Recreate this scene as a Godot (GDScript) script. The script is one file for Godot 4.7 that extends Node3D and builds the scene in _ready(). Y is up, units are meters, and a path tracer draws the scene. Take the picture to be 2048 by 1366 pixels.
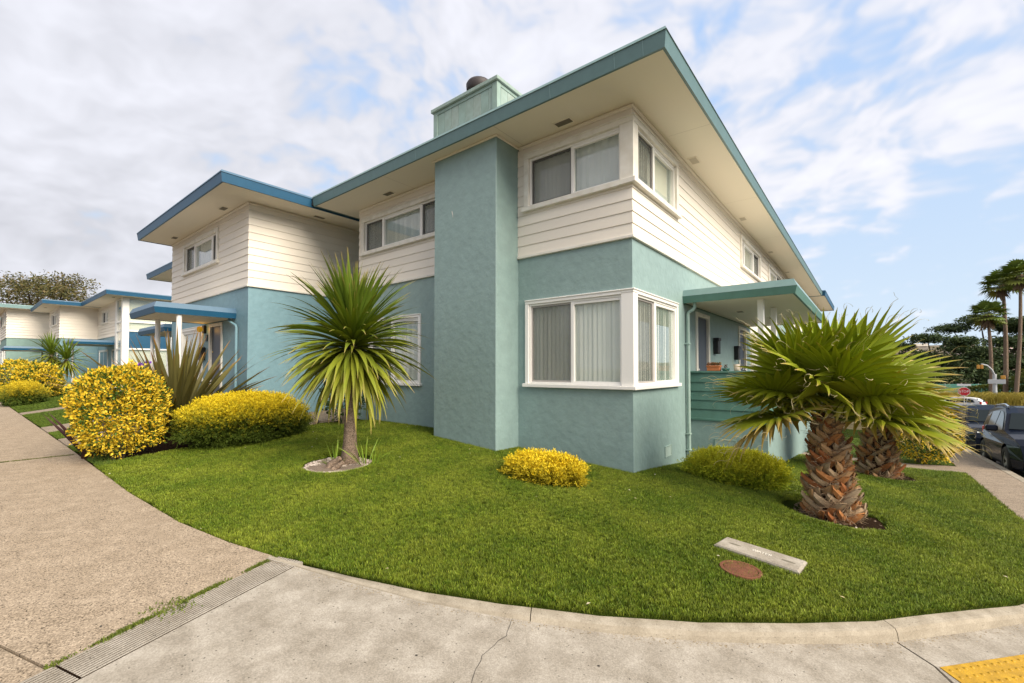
extends Node3D
# A corner apartment house with sage green stucco, cream lap siding and wide eaves, its turf, palms and shrubs.

var rng := RandomNumberGenerator.new()
var M := {}
var used := {}
var G_N0 := -16.0
var G_grid := PackedFloat32Array()
const GW := 108
const GH := 116
const GS := 0.25

# ------------------------------------------------------------------ mesh building
class MB:
	var v := PackedVector3Array()
	var n := PackedVector3Array()
	var uv := PackedVector2Array()
	var c := PackedColorArray()
	var ix := PackedInt32Array()
	var col := Color(1, 1, 1)
	var usec := false
	func vert(p: Vector3, nn: Vector3, t := Vector2.ZERO) -> int:
		v.append(p); n.append(nn); uv.append(t); c.append(col)
		return v.size() - 1
	func tri(a: Vector3, b: Vector3, d: Vector3):      # counter-clockwise seen from outside
		var nn := (b - a).cross(d - a).normalized()
		var i := vert(a, nn); vert(b, nn); vert(d, nn)
		ix.append_array(PackedInt32Array([i, i + 2, i + 1]))
	func quad(a: Vector3, b: Vector3, d: Vector3, e: Vector3):
		var nn := (d - a).cross(e - b).normalized()
		var i := vert(a, nn, Vector2(0, 0)); vert(b, nn, Vector2(1, 0)); vert(d, nn, Vector2(1, 1)); vert(e, nn, Vector2(0, 1))
		ix.append_array(PackedInt32Array([i, i + 2, i + 1, i, i + 3, i + 2]))
	func quado(a: Vector3, b: Vector3, d: Vector3, e: Vector3, out: Vector3):
		if (d - a).cross(e - b).dot(out) >= 0: quad(a, b, d, e)
		else: quad(e, d, b, a)
	func trio(a: Vector3, b: Vector3, d: Vector3, out: Vector3):
		if (b - a).cross(d - a).dot(out) >= 0: tri(a, b, d)
		else: tri(a, d, b)
	func box(lo: Vector3, hi: Vector3, ch := 0.0):
		var m := (lo + hi) / 2
		var h := (hi - lo) / 2
		ch = minf(ch, minf(h.x, minf(h.y, h.z)) * 0.9)
		for a in 3:
			var b := (a + 1) % 3
			var d := (a + 2) % 3
			for s in [-1, 1]:
				var q := []
				for k in [[-1, -1], [1, -1], [1, 1], [-1, 1]]:
					var p := m
					p[a] += s * h[a]; p[b] += k[0] * (h[b] - ch); p[d] += k[1] * (h[d] - ch)
					q.append(p)
				var out := Vector3.ZERO
				out[a] = s
				quado(q[0], q[1], q[2], q[3], out)
		if ch <= 0: return
		for a in 3:
			var b := (a + 1) % 3
			var d := (a + 2) % 3
			for sa in [-1, 1]:
				for sb in [-1, 1]:
					var q := []
					for k in [[0, -1], [0, 1], [1, 1], [1, -1]]:
						var p := m
						p[a] += sa * (h[a] if k[0] == 0 else h[a] - ch)
						p[b] += sb * (h[b] - ch if k[0] == 0 else h[b])
						p[d] += k[1] * (h[d] - ch)
						q.append(p)
					var out := Vector3.ZERO
					out[a] = sa; out[b] = sb
					quado(q[0], q[1], q[2], q[3], out)
		for sx in [-1, 1]:
			for sy in [-1, 1]:
				for sz in [-1, 1]:
					var s := Vector3(sx, sy, sz)
					var i := h - Vector3(ch, ch, ch)
					trio(m + s * Vector3(h.x, i.y, i.z), m + s * Vector3(i.x, h.y, i.z), m + s * Vector3(i.x, i.y, h.z), s)
	func tube(pts: Array, rad: Array, sides := 8, caps := true):
		var rings := []
		var up := Vector3.UP
		for i in pts.size():
			var t: Vector3 = (pts[mini(i + 1, pts.size() - 1)] - pts[maxi(i - 1, 0)]).normalized()
			var x := t.cross(up)
			if x.length() < 0.05: x = t.cross(Vector3.RIGHT)
			x = x.normalized()
			var y := x.cross(t).normalized()
			up = y
			var r := []
			for k in sides + 1:
				var a := TAU * k / sides
				var d := x * cos(a) + y * sin(a)
				r.append(vert(pts[i] + d * rad[i], d, Vector2(float(k) / sides, float(i))))
			rings.append(r)
		for i in pts.size() - 1:
			for k in sides:
				ix.append_array(PackedInt32Array([rings[i][k], rings[i][k + 1], rings[i + 1][k], rings[i][k + 1], rings[i + 1][k + 1], rings[i + 1][k]]))
		if caps:
			for e in [0, pts.size() - 1]:
				var d: Vector3 = (pts[e] - pts[1 if e == 0 else e - 1]).normalized()
				var ci := vert(pts[e], d)
				var b := v.size()
				for k in sides + 1: vert(v[rings[e][k]], d)
				for k in sides:
					if e == 0: ix.append_array(PackedInt32Array([ci, b + k + 1, b + k]))
					else: ix.append_array(PackedInt32Array([ci, b + k, b + k + 1]))
	func lathe(prof: Array, sides := 16, at := Vector3.ZERO):
		var rings := []
		for i in prof.size():
			var p: Vector2 = prof[i]
			var q: Vector2 = prof[mini(i + 1, prof.size() - 1)] - prof[maxi(i - 1, 0)]
			var nn := Vector2(q.y, -q.x).normalized()
			var r := []
			for k in sides + 1:
				var a := TAU * k / sides
				var d := Vector3(cos(a), 0, sin(a))
				r.append(vert(at + d * p.x + Vector3(0, p.y, 0), (d * nn.x + Vector3(0, nn.y, 0)).normalized()))
			rings.append(r)
		for i in prof.size() - 1:
			for k in sides:
				ix.append_array(PackedInt32Array([rings[i][k], rings[i][k + 1], rings[i + 1][k], rings[i][k + 1], rings[i + 1][k + 1], rings[i + 1][k]]))
	func strip(l: Array, r: Array, cols := []):       # a ribbon with smooth normals, l and r its two edges
		var b := v.size()
		for i in l.size():
			var t: Vector3 = l[mini(i + 1, l.size() - 1)] - l[maxi(i - 1, 0)]
			var nn: Vector3 = t.cross(r[i] - l[i])
			nn = nn.normalized() if nn.length() > 1e-9 else Vector3.UP
			if cols.size(): col = cols[i]
			vert(l[i], nn, Vector2(0, i)); vert(r[i], nn, Vector2(1, i))
		for i in l.size() - 1:
			var a := b + i * 2
			ix.append_array(PackedInt32Array([a, a + 1, a + 2, a + 1, a + 3, a + 2]))
	func mesh(mat: Material) -> ArrayMesh:
		var arr := []
		arr.resize(Mesh.ARRAY_MAX)
		arr[Mesh.ARRAY_VERTEX] = v; arr[Mesh.ARRAY_NORMAL] = n; arr[Mesh.ARRAY_TEX_UV] = uv; arr[Mesh.ARRAY_INDEX] = ix
		if usec: arr[Mesh.ARRAY_COLOR] = c
		var m := ArrayMesh.new()
		m.add_surface_from_arrays(Mesh.PRIMITIVE_TRIANGLES, arr)
		m.surface_set_material(0, mat)
		return m

func V(x: float, y: float, z: float) -> Vector3: return Vector3(x, y, z)

func numbered(called: String) -> String:
	used[called] = used.get(called, -1) + 1
	return called if used[called] == 0 else "%s_%03d" % [called, used[called]]

func where(node: Node) -> Transform3D:
	var t := Transform3D.IDENTITY
	while node is Node3D and node != self:
		t = node.transform * t
		node = node.get_parent()
	return t

func put(o: Node3D, parent: Node, at := Transform3D.IDENTITY) -> Node3D:   # at is in the world's axes
	parent.add_child(o, true)
	o.transform = where(parent).affine_inverse() * at
	return o

func piece(called: String, mesh: Mesh, parent: Node, at := Transform3D.IDENTITY) -> MeshInstance3D:
	var o := MeshInstance3D.new()
	o.name = called if parent != self else numbered(called)
	o.mesh = mesh
	put(o, parent, at)
	return o

func obj(called: String, b: MB, mat: Material, parent: Node, at := Transform3D.IDENTITY) -> MeshInstance3D:
	return piece(called, b.mesh(mat), parent, at)

func thing(called: String, label: String, category: String, at: Vector3, group := "") -> Node3D:
	var o := Node3D.new()
	o.name = numbered(called)
	add_child(o, true)
	o.position = at
	return tag(o, label, category, group)

func tag(o: Node3D, label: String, category: String, group := "") -> Node3D:
	o.set_meta("label", label); o.set_meta("category", category)
	if group: o.set_meta("group", group)
	return o

func struct(called: String, b: MB, mat: Material) -> MeshInstance3D:
	var o := obj(called, b, mat, self)
	o.set_meta("kind", "structure")
	return o

func scatter(called: String, mesh: Mesh, buf: PackedFloat32Array, parent: Node) -> MultiMeshInstance3D:   # 16 floats a copy, in the world's axes
	var mm := MultiMesh.new()
	mm.transform_format = MultiMesh.TRANSFORM_3D
	mm.use_colors = true
	mm.mesh = mesh
	mm.instance_count = buf.size() / 16
	mm.buffer = buf
	var o := MultiMeshInstance3D.new()
	o.multimesh = mm
	o.name = called if parent != self else numbered(called)
	o.set_meta("kind", "stuff")
	put(o, parent)
	return o

func push(buf: PackedFloat32Array, x: Vector3, y: Vector3, z: Vector3, o: Vector3, c: Color):
	buf.append_array(PackedFloat32Array([x.x, y.x, z.x, o.x, x.y, y.y, z.y, o.y, x.z, y.z, z.z, o.z, c.r, c.g, c.b, 1.0]))

# ------------------------------------------------------------------ materials
func mat(r: float, g: float, b: float, rough := 0.8, spec := 0.5) -> StandardMaterial3D:   # linear base colour
	var m := StandardMaterial3D.new()
	m.albedo_color = Color(r, g, b).linear_to_srgb()
	m.roughness = rough
	m.metallic_specular = spec
	return m

func noise_tex(freq: float, lo: Color, hi: Color, oct := 4, sz := 512, seed_ := 1, kind := FastNoiseLite.TYPE_SIMPLEX_SMOOTH, half := 0.4) -> NoiseTexture2D:
	var f := FastNoiseLite.new()
	f.noise_type = kind
	f.seed = seed_
	f.frequency = freq
	f.fractal_octaves = oct
	var t := NoiseTexture2D.new()
	t.width = sz; t.height = sz
	t.seamless = true
	t.noise = f
	var g := Gradient.new()
	g.set_color(0, lo); g.set_color(1, hi)
	g.set_offset(0, .5 - half); g.set_offset(1, .5 + half)
	t.color_ramp = g
	return t

func bump_tex(freq: float, strength: float, oct := 4, sz := 512, seed_ := 3, kind := FastNoiseLite.TYPE_SIMPLEX_SMOOTH) -> NoiseTexture2D:
	var f := FastNoiseLite.new()
	f.noise_type = kind
	f.seed = seed_
	f.frequency = freq
	f.fractal_octaves = oct
	var t := NoiseTexture2D.new()
	t.width = sz; t.height = sz
	t.seamless = true
	t.as_normal_map = true
	t.bump_strength = strength
	t.noise = f
	return t

# mineral surfaces: grains of their own tones, finer sand between, faint stains, dark pits
func grain_tex(cell: float, grain: float, sand: float, stain: float, pits: float, seed_: int) -> ImageTexture:
	var sz := 1024
	var a := FastNoiseLite.new()
	a.seed = seed_
	a.noise_type = FastNoiseLite.TYPE_CELLULAR
	a.cellular_return_type = FastNoiseLite.RETURN_CELL_VALUE
	a.frequency = cell
	a.fractal_type = FastNoiseLite.FRACTAL_NONE
	var b := FastNoiseLite.new()
	b.seed = seed_ + 1
	b.noise_type = FastNoiseLite.TYPE_VALUE
	b.frequency = .45
	b.fractal_octaves = 2
	var c := FastNoiseLite.new()
	c.seed = seed_ + 2
	c.noise_type = FastNoiseLite.TYPE_SIMPLEX
	c.frequency = .006
	c.fractal_octaves = 6
	c.fractal_gain = .6
	var da := a.get_seamless_image(sz, sz, false, false, .05, false).get_data()
	var db := b.get_seamless_image(sz, sz, false, false, .05, false).get_data()
	var dc := c.get_seamless_image(sz, sz, false, false, .25, true).get_data()
	var out := PackedByteArray()
	out.resize(sz * sz * 3)
	for i in sz * sz:
		var v := 1.0 - grain * (1.0 - da[i] / 255.0) - sand * (1.0 - db[i] / 255.0)
		var st := stain * (1.0 - dc[i] / 255.0)
		v -= st
		if da[i] < pits * 255.0: v *= .55
		out[i * 3] = int(clampf(v, 0, 1) * 255.0)
		out[i * 3 + 1] = int(clampf(v - st * .06, 0, 1) * 255.0)
		out[i * 3 + 2] = int(clampf(v - st * .16, 0, 1) * 255.0)
	var im := Image.create_from_data(sz, sz, false, Image.FORMAT_RGB8, out)
	im.generate_mipmaps()
	return ImageTexture.create_from_image(im)

func skin(m: StandardMaterial3D, albedo: Texture2D, scale: float, normal: Texture2D = null, nscale := 1.0) -> StandardMaterial3D:
	m.uv1_triplanar = true
	m.uv1_world_triplanar = true
	m.uv1_scale = Vector3.ONE * scale
	if albedo: m.albedo_texture = albedo
	if normal:
		m.normal_enabled = true
		m.normal_texture = normal
		m.normal_scale = nscale
	return m

func leafy(rough := 0.55, through := 0.5) -> StandardMaterial3D:
	var m := StandardMaterial3D.new()
	m.vertex_color_use_as_albedo = true
	m.roughness = rough
	m.metallic_specular = 0.35
	m.cull_mode = BaseMaterial3D.CULL_DISABLED
	m.backlight_enabled = true
	m.backlight = Color(through, through, through * 0.5)
	return m

func materials():
	var mott := noise_tex(0.012, Color(.95, .95, .95), Color(1, 1, 1), 5, 512, 5)
	var stucco_n := bump_tex(0.022, 5.0, 5, 512, 9)
	var wood := noise_tex(0.02, Color(.93, .92, .9), Color(1, 1, 1), 3, 256, 6)
	M.green_stucco = skin(mat(.255, .36, .345, .5, .5), mott, .6, stucco_n, .28)
	M.blue_stucco = skin(mat(.19, .33, .385, .55, .5), mott, .6, stucco_n, .28)
	M.far_green = skin(mat(.25, .37, .34, .9, .25), mott, .5)
	M.board = []
	for k in 4:
		var q := 1.0 - .018 * k
		M.board.append(mat(.80 * q, .74 * q, .65 * q, .55, .4))
	M.trim = skin(mat(.80, .77, .70, .5), wood, .7)
	M.white = mat(.83, .81, .77, .4)
	M.soffit = mat(.84, .77, .64, .75, .3)
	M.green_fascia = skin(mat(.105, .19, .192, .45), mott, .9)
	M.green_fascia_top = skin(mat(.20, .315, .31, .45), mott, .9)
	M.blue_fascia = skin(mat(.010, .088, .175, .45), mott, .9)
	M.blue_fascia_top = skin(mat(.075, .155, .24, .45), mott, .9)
	M.porch_board = skin(mat(.085, .20, .165, .55), wood, .9)
	M.green_wood = []
	for k in 3:
		M.green_wood.append(skin(mat(.32 + .015 * k, .44, .405, .7, .3), wood, .7 + .3 * k))
	M.roof = mat(.25, .25, .25, .95)
	M.dark_gap = mat(.03, .028, .025, .9)
	M.vent = mat(.17, .15, .11, .7)
	M.vent_pale = mat(.52, .46, .36, .7)
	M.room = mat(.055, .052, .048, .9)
	M.screen = mat(.15, .14, .13, .9)
	M.screen.transparency = BaseMaterial3D.TRANSPARENCY_ALPHA
	M.screen.albedo_color.a = .36
	M.screen_frame = mat(.40, .37, .35, .5)
	M.dark_frame = mat(.07, .065, .06, .5)
	M.slat = []
	for k in 3: M.slat.append(mat(.60 + .07 * k, .58 + .07 * k, .53 + .06 * k, .7))
	M.curtain = mat(.55, .54, .53, .8)
	M.shade = mat(.62, .60, .50, .8)
	M.glass = mat(.72, .92, .80, .02, .9)
	M.glass.transparency = BaseMaterial3D.TRANSPARENCY_ALPHA
	M.glass.albedo_color.a = .12
	M.door = mat(.05, .065, .09, .45)
	M.brass = mat(.6, .42, .15, .3); M.brass.metallic = 1.0
	M.steel = mat(.6, .6, .6, .3); M.steel.metallic = 1.0
	M.black = mat(.012, .012, .014, .5)
	M.iron = mat(.02, .02, .022, .5)
	M.pipe_white = mat(.55, .53, .50, .6)
	M.flue = skin(mat(.045, .035, .035, .6), mott, 3.0)
	var agg := noise_tex(0.12, Color(.55, .53, .50), Color(1.0, 1.0, 1.0), 3, 1024, 12, FastNoiseLite.TYPE_SIMPLEX, .22)
	var agg_n := bump_tex(0.16, 4.0, 2, 512, 14, FastNoiseLite.TYPE_SIMPLEX)
	var stain := noise_tex(0.008, Color(.82, .795, .75), Color(1, 1, 1), 6, 512, 21, FastNoiseLite.TYPE_SIMPLEX, .3)
	var pebbles := grain_tex(.30, .30, .14, .10, .03, 31)
	var cement := grain_tex(.30, .10, .16, .20, .003, 41)
	var bark_t := grain_tex(.055, .34, .24, .12, .05, 51)
	M.walk = skin(mat(.68, .545, .40, .95, .2), pebbles, .5)
	M.concrete = skin(mat(.60, .545, .465, .95, .2), cement, .45)
	M.kerb = skin(mat(.58, .515, .415, .95, .2), cement, .6)
	M.far_walk = skin(mat(.58, .47, .36, .95, .2), pebbles, .5)
	M.asphalt = skin(mat(.09, .088, .086, .9, .3), pebbles, .5)
	M.earth = skin(mat(.12, .10, .06, .95, .1), stain, .1)
	M.soil = skin(mat(.055, .034, .022, .95, .1), agg, 1.3, agg_n, 1.2)
	M.turf = skin(mat(.045, .068, .008, .95, .1), agg, 1.1, agg_n, 1.0)
	M.grit = skin(mat(.42, .34, .28, .95, .2), agg, 1.6, agg_n, 1.2)
	M.yellow = skin(mat(.80, .46, .012, .6), cement, 1.2)
	M.rust = skin(mat(.30, .105, .05, .8), cement, 1.2, agg_n, .8)
	M.terracotta = skin(mat(.52, .17, .06, .8), mott, 3.0)
	M.jade = mat(.03, .16, .13, .35)
	M.cream_pot = mat(.62, .52, .42, .5)
	M.leaf = leafy(.55, .35)
	M.blade = leafy(.45, .50)
	M.fine = leafy(.7, .5)
	M.bark = skin(mat(.64, .48, .36, .95, .2), bark_t, 1.8, agg_n, 1.6)
	M.bark_dark = skin(mat(.10, .075, .055, .95, .2), agg, 1.6, agg_n, 1.5)
	M.fibre = skin(mat(.075, .035, .02, .95, .2), agg, 2.5, agg_n, 2.0)
	M.boot = []
	for cc in [[.56, .34, .17], [.50, .22, .08], [.55, .40, .25], [.40, .15, .055], [.48, .36, .24]]:
		M.boot.append(skin(mat(cc[0] * 1.35, cc[1] * 1.35, cc[2] * 1.35, .8, .3), agg, 1.5))
	M.stem = mat(.13, .10, .06, .9)
	M.tyre = mat(.012, .012, .012, .8)
	M.rim = mat(.45, .45, .46, .35); M.rim.metallic = .8
	M.car_glass = mat(.010, .016, .018, .05, .3)
	M.chrome = mat(.7, .7, .7, .15); M.chrome.metallic = 1.0
	M.headlight = mat(.65, .68, .7, .1)
	M.tail = mat(.5, .01, .01, .2)
	M.sign_red = mat(.55, .02, .03, .4)
	M.sign_white = mat(.8, .8, .8, .4)
	M.galv = mat(.42, .44, .46, .5)
	M.amber = mat(.45, .22, .03, .5)
	M.fence = skin(mat(.06, .20, .16, .9), mott, .2)
	M.hill = skin(mat(.22, .20, .16, 1.0, .1), stain, .02)

# ------------------------------------------------------------------ ground heights
const GP := [[-1.3, 4.5, .00135], [-3.2, 4.7, -.00277], [-5.0, 4.82, -.00103], [-8.7, 4.85, -.00079], [.55, 3.75, .00188], [1.3, 3.4, -.00051], [2.3, 2.63, -.00526], [3.03, 2.0, .00789], [3.65, .9, -.0033], [4.3, -2.65, -.00546], [4.3, -6.2, .00252], [4.3, -11.6, .00423], [1.315, -10.5, -.00811], [1.315, -4.63, .00166], [-8.69, -3.0, .00201], [-12.0, 2.0, .00828], [-12.0, 4.85, -.00839], [0.0, 0.0, .00601], [0.0, -2.55, -.01695], [1.32, -2.73, .01173], [-2.14, .61, -.00207], [-3.7, .61, .00513], [-4.4, 0.0, .00747], [-6.56, 0.0, -.00761], [-8.69, .65, .00209]]
const WELLS := [[-3.36, 2.72, .46, .06], [2.345, -.42, .50, .07], [2.88, -5.1, .5, .05]]

func g_exact(x: float, z: float) -> float:
	var y := .86543 - .03541 * x - .00955 * z
	for p in GP:
		var r2: float = (x - p[0]) * (x - p[0]) + (z - p[1]) * (z - p[1])
		if r2 > 1e-9: y += p[2] * .5 * r2 * log(r2)
	var bank := clampf((4.85 - z) / 2.6, 0, 1) * .36
	y = lerpf(y, bank, smoothstep(-8.6, -11.0, x))
	if z < -11.0: y = minf(y, walk_y(z) + .12)
	if z < 1.2: y = lerpf(y, walk_y(z) + .025, smoothstep(3.5, 4.25, x) * smoothstep(1.2, .2, z))
	for w in WELLS:
		var d = sqrt((x - w[0]) * (x - w[0]) + (z - w[1]) * (z - w[1])) / w[2]
		y += w[3] * (.35 * exp(-pow((d - 1.35) / .3, 2)) - (1 - smoothstep(.75, 1.15, d)))
	return y

func walk_y(z: float) -> float:
	if z > -2.65: return lerpf(-.52, -.30, clampf((z + 2.65) / 3.55, 0, 1.6))
	if z > -6.2: return lerpf(-.66, -.52, (z + 6.2) / 3.55)
	if z > -11.6: return lerpf(-.9, -.66, (z + 11.6) / 5.4)
	if z > -45.0: return -.9 + .055 * (z + 11.6)
	return maxf(-2.737 + .012 * (z + 45), -3.3)

func make_ground_grid():
	G_grid.resize(GW * GH)
	for j in GH:
		for i in GW:
			G_grid[j * GW + i] = g_exact(-20.0 + i * GS, -20.0 + j * GS)

func gy(x: float, z: float) -> float:
	if x < -19.9: return clampf((4.85 - z) / 2.6, 0, 1) * .36
	var fx := clampf((x + 20.0) / GS, 0, GW - 1.001)
	var fz := clampf((z + 20.0) / GS, 0, GH - 1.001)
	var i := int(fx)
	var j := int(fz)
	fx -= i; fz -= j
	var k := j * GW + i
	return lerpf(lerpf(G_grid[k], G_grid[k + 1], fx), lerpf(G_grid[k + GW], G_grid[k + GW + 1], fx), fz)

func ramp_y(x: float, z: float) -> float:
	return .003 - .066 * ((x + .80) * .944 - (z - 4.51) * .329)

# a slab of ground: polygon in x and z, cut into cells, with a skirt
func sheet(poly: PackedVector2Array, cell: float, height: Callable, lift: float, skirt: float) -> MB:
	var b := MB.new()
	var lo := poly[0]
	var hi := poly[0]
	for p in poly:
		lo = lo.min(p); hi = hi.max(p)
	var nx := int(ceil((hi.x - lo.x) / cell))
	var nz := int(ceil((hi.y - lo.y) / cell))
	var idx := {}
	for j in nz:
		for i in nx:
			var x := lo.x + i * cell
			var z := lo.y + j * cell
			var sq := PackedVector2Array([Vector2(x, z), Vector2(x + cell, z), Vector2(x + cell, z + cell), Vector2(x, z + cell)])
			for part in Geometry2D.intersect_polygons(sq, poly):
				var t := Geometry2D.triangulate_polygon(part)
				for k in range(0, t.size(), 3):
					var q := []
					for e in 3:
						var p: Vector2 = part[t[k + e]]
						var key := Vector2i(roundi(p.x * 2000), roundi(p.y * 2000))
						if not idx.has(key):
							var h0: float = height.call(p.x, p.y)
							var dx: float = (height.call(p.x + .03, p.y) - h0) / .03
							var dz: float = (height.call(p.x, p.y + .03) - h0) / .03
							idx[key] = b.vert(V(p.x, h0 + lift, p.y), V(-dx, 1, -dz).normalized())
						q.append(idx[key])
					var a3 := b.v[q[0]]
					if (b.v[q[1]] - a3).cross(b.v[q[2]] - a3).y > 0: b.ix.append_array(PackedInt32Array([q[0], q[2], q[1]]))
					else: b.ix.append_array(PackedInt32Array(q))
	if skirt > 0:
		for k in poly.size():
			var p := poly[k]
			var q := poly[(k + 1) % poly.size()]
			var m := int(ceil(p.distance_to(q) / cell))
			for s in m:
				var a := p.lerp(q, float(s) / m)
				var e := p.lerp(q, float(s + 1) / m)
				var ya: float = height.call(a.x, a.y) + lift
				var ye: float = height.call(e.x, e.y) + lift
				var mid := (lo + hi) / 2
				b.quado(V(a.x, ya, a.y), V(e.x, ye, e.y), V(e.x, ye - skirt, e.y), V(a.x, ya - skirt, a.y), V((a.x + e.x) / 2 - mid.x, 0, (a.y + e.y) / 2 - mid.y))
	return b

# ------------------------------------------------------------------ house building
# A face has local axes: x along the wall, y up, z outward.
func front(z: float) -> Transform3D: return Transform3D(Basis.IDENTITY, V(0, 0, z))
func side(x: float) -> Transform3D: return Transform3D(Basis(Vector3.UP, PI / 2), V(x, 0, 0))      # faces +x, local x is -z

func wall(parent: Node, called: String, m: Material, T: Transform3D, u0: float, u1: float, y0: float, y1: float, holes := []):
	var us := [u0, u1]
	var ys := [y0, y1]
	for h in holes:
		for a in [h[0], h[1]]:
			if a > u0 and a < u1 and not a in us: us.append(a)
		for a in [h[2], h[3]]:
			if a > y0 and a < y1 and not a in ys: ys.append(a)
	us.sort(); ys.sort()
	var b := MB.new()
	for i in us.size() - 1:
		for j in ys.size() - 1:
			var c := Vector2((us[i] + us[i + 1]) / 2, (ys[j] + ys[j + 1]) / 2)
			var cut := false
			for h in holes:
				if c.x > h[0] and c.x < h[1] and c.y > h[2] and c.y < h[3]: cut = true
			if cut: continue
			b.quad(V(us[i], ys[j], 0), V(us[i + 1], ys[j], 0), V(us[i + 1], ys[j + 1], 0), V(us[i], ys[j + 1], 0))
	obj(called, b, m, parent, T)

# lap siding: each board a part, cut where windows are; mitred at outer corners
func siding(parent: Node, T: Transform3D, u0: float, u1: float, y0: float, y1: float, holes := [], m0 := false, m1 := false, expo := .179, proud := .022):
	var y := y0
	while y < y1 - .02:
		var t := minf(y + expo, y1)
		var segs := [[u0, u1, m0, m1, y, t]]
		for h in holes:
			if h[3] <= y + .01 or h[2] >= t - .01: continue
			var left := []
			for s in segs:
				if h[1] <= s[0] or h[0] >= s[1]: left.append(s); continue
				if h[0] > s[0] + .03: left.append([s[0], h[0], s[2], false, s[4], s[5]])
				if h[1] < s[1] - .03: left.append([h[1], s[1], false, s[3], s[4], s[5]])
				if h[2] > s[4] + .012: left.append([maxf(h[0], s[0]), minf(h[1], s[1]), s[2] and h[0] <= s[0], s[3] and h[1] >= s[1], s[4], h[2]])
				if h[3] < s[5] - .012: left.append([maxf(h[0], s[0]), minf(h[1], s[1]), s[2] and h[0] <= s[0], s[3] and h[1] >= s[1], h[3], s[5]])
			segs = left
		for s in segs:
			var b := MB.new()
			var full := proud + rng.randf_range(-.001, .001)
			var nb := lerpf(full, .008, (s[4] - y) / expo)
			var nt := lerpf(full, .008, (s[5] - y) / expo)
			var l := 1.0 if s[2] else 0.0
			var r := 1.0 if s[3] else 0.0
			var a0 := V(s[0] - nb * l, s[4], nb)
			var a1 := V(s[1] + nb * r, s[4], nb)
			var b0 := V(s[0] - nt * l, s[5] + .003, nt)
			var b1 := V(s[1] + nt * r, s[5] + .003, nt)
			b.quad(a0, a1, b1, b0)
			b.quado(a0, a1, V(s[1], s[4], 0), V(s[0], s[4], 0), V(0, -1, 0))
			b.quado(a1, b1, V(s[1], s[5], 0), V(s[1], s[4], 0), V(1, 0, 0))
			b.quado(a0, b0, V(s[0], s[5], 0), V(s[0], s[4], 0), V(-1, 0, 0))
			obj("siding_board", b, M.board[rng.randi() % M.board.size()], parent, T)
		y += expo

func bar(parent: Node, called: String, m: Material, T: Transform3D, lo: Vector3, hi: Vector3, ch := .004) -> MeshInstance3D:
	var b := MB.new()
	b.box(lo, hi, ch)
	return obj(called, b, m, parent, T)

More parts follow.
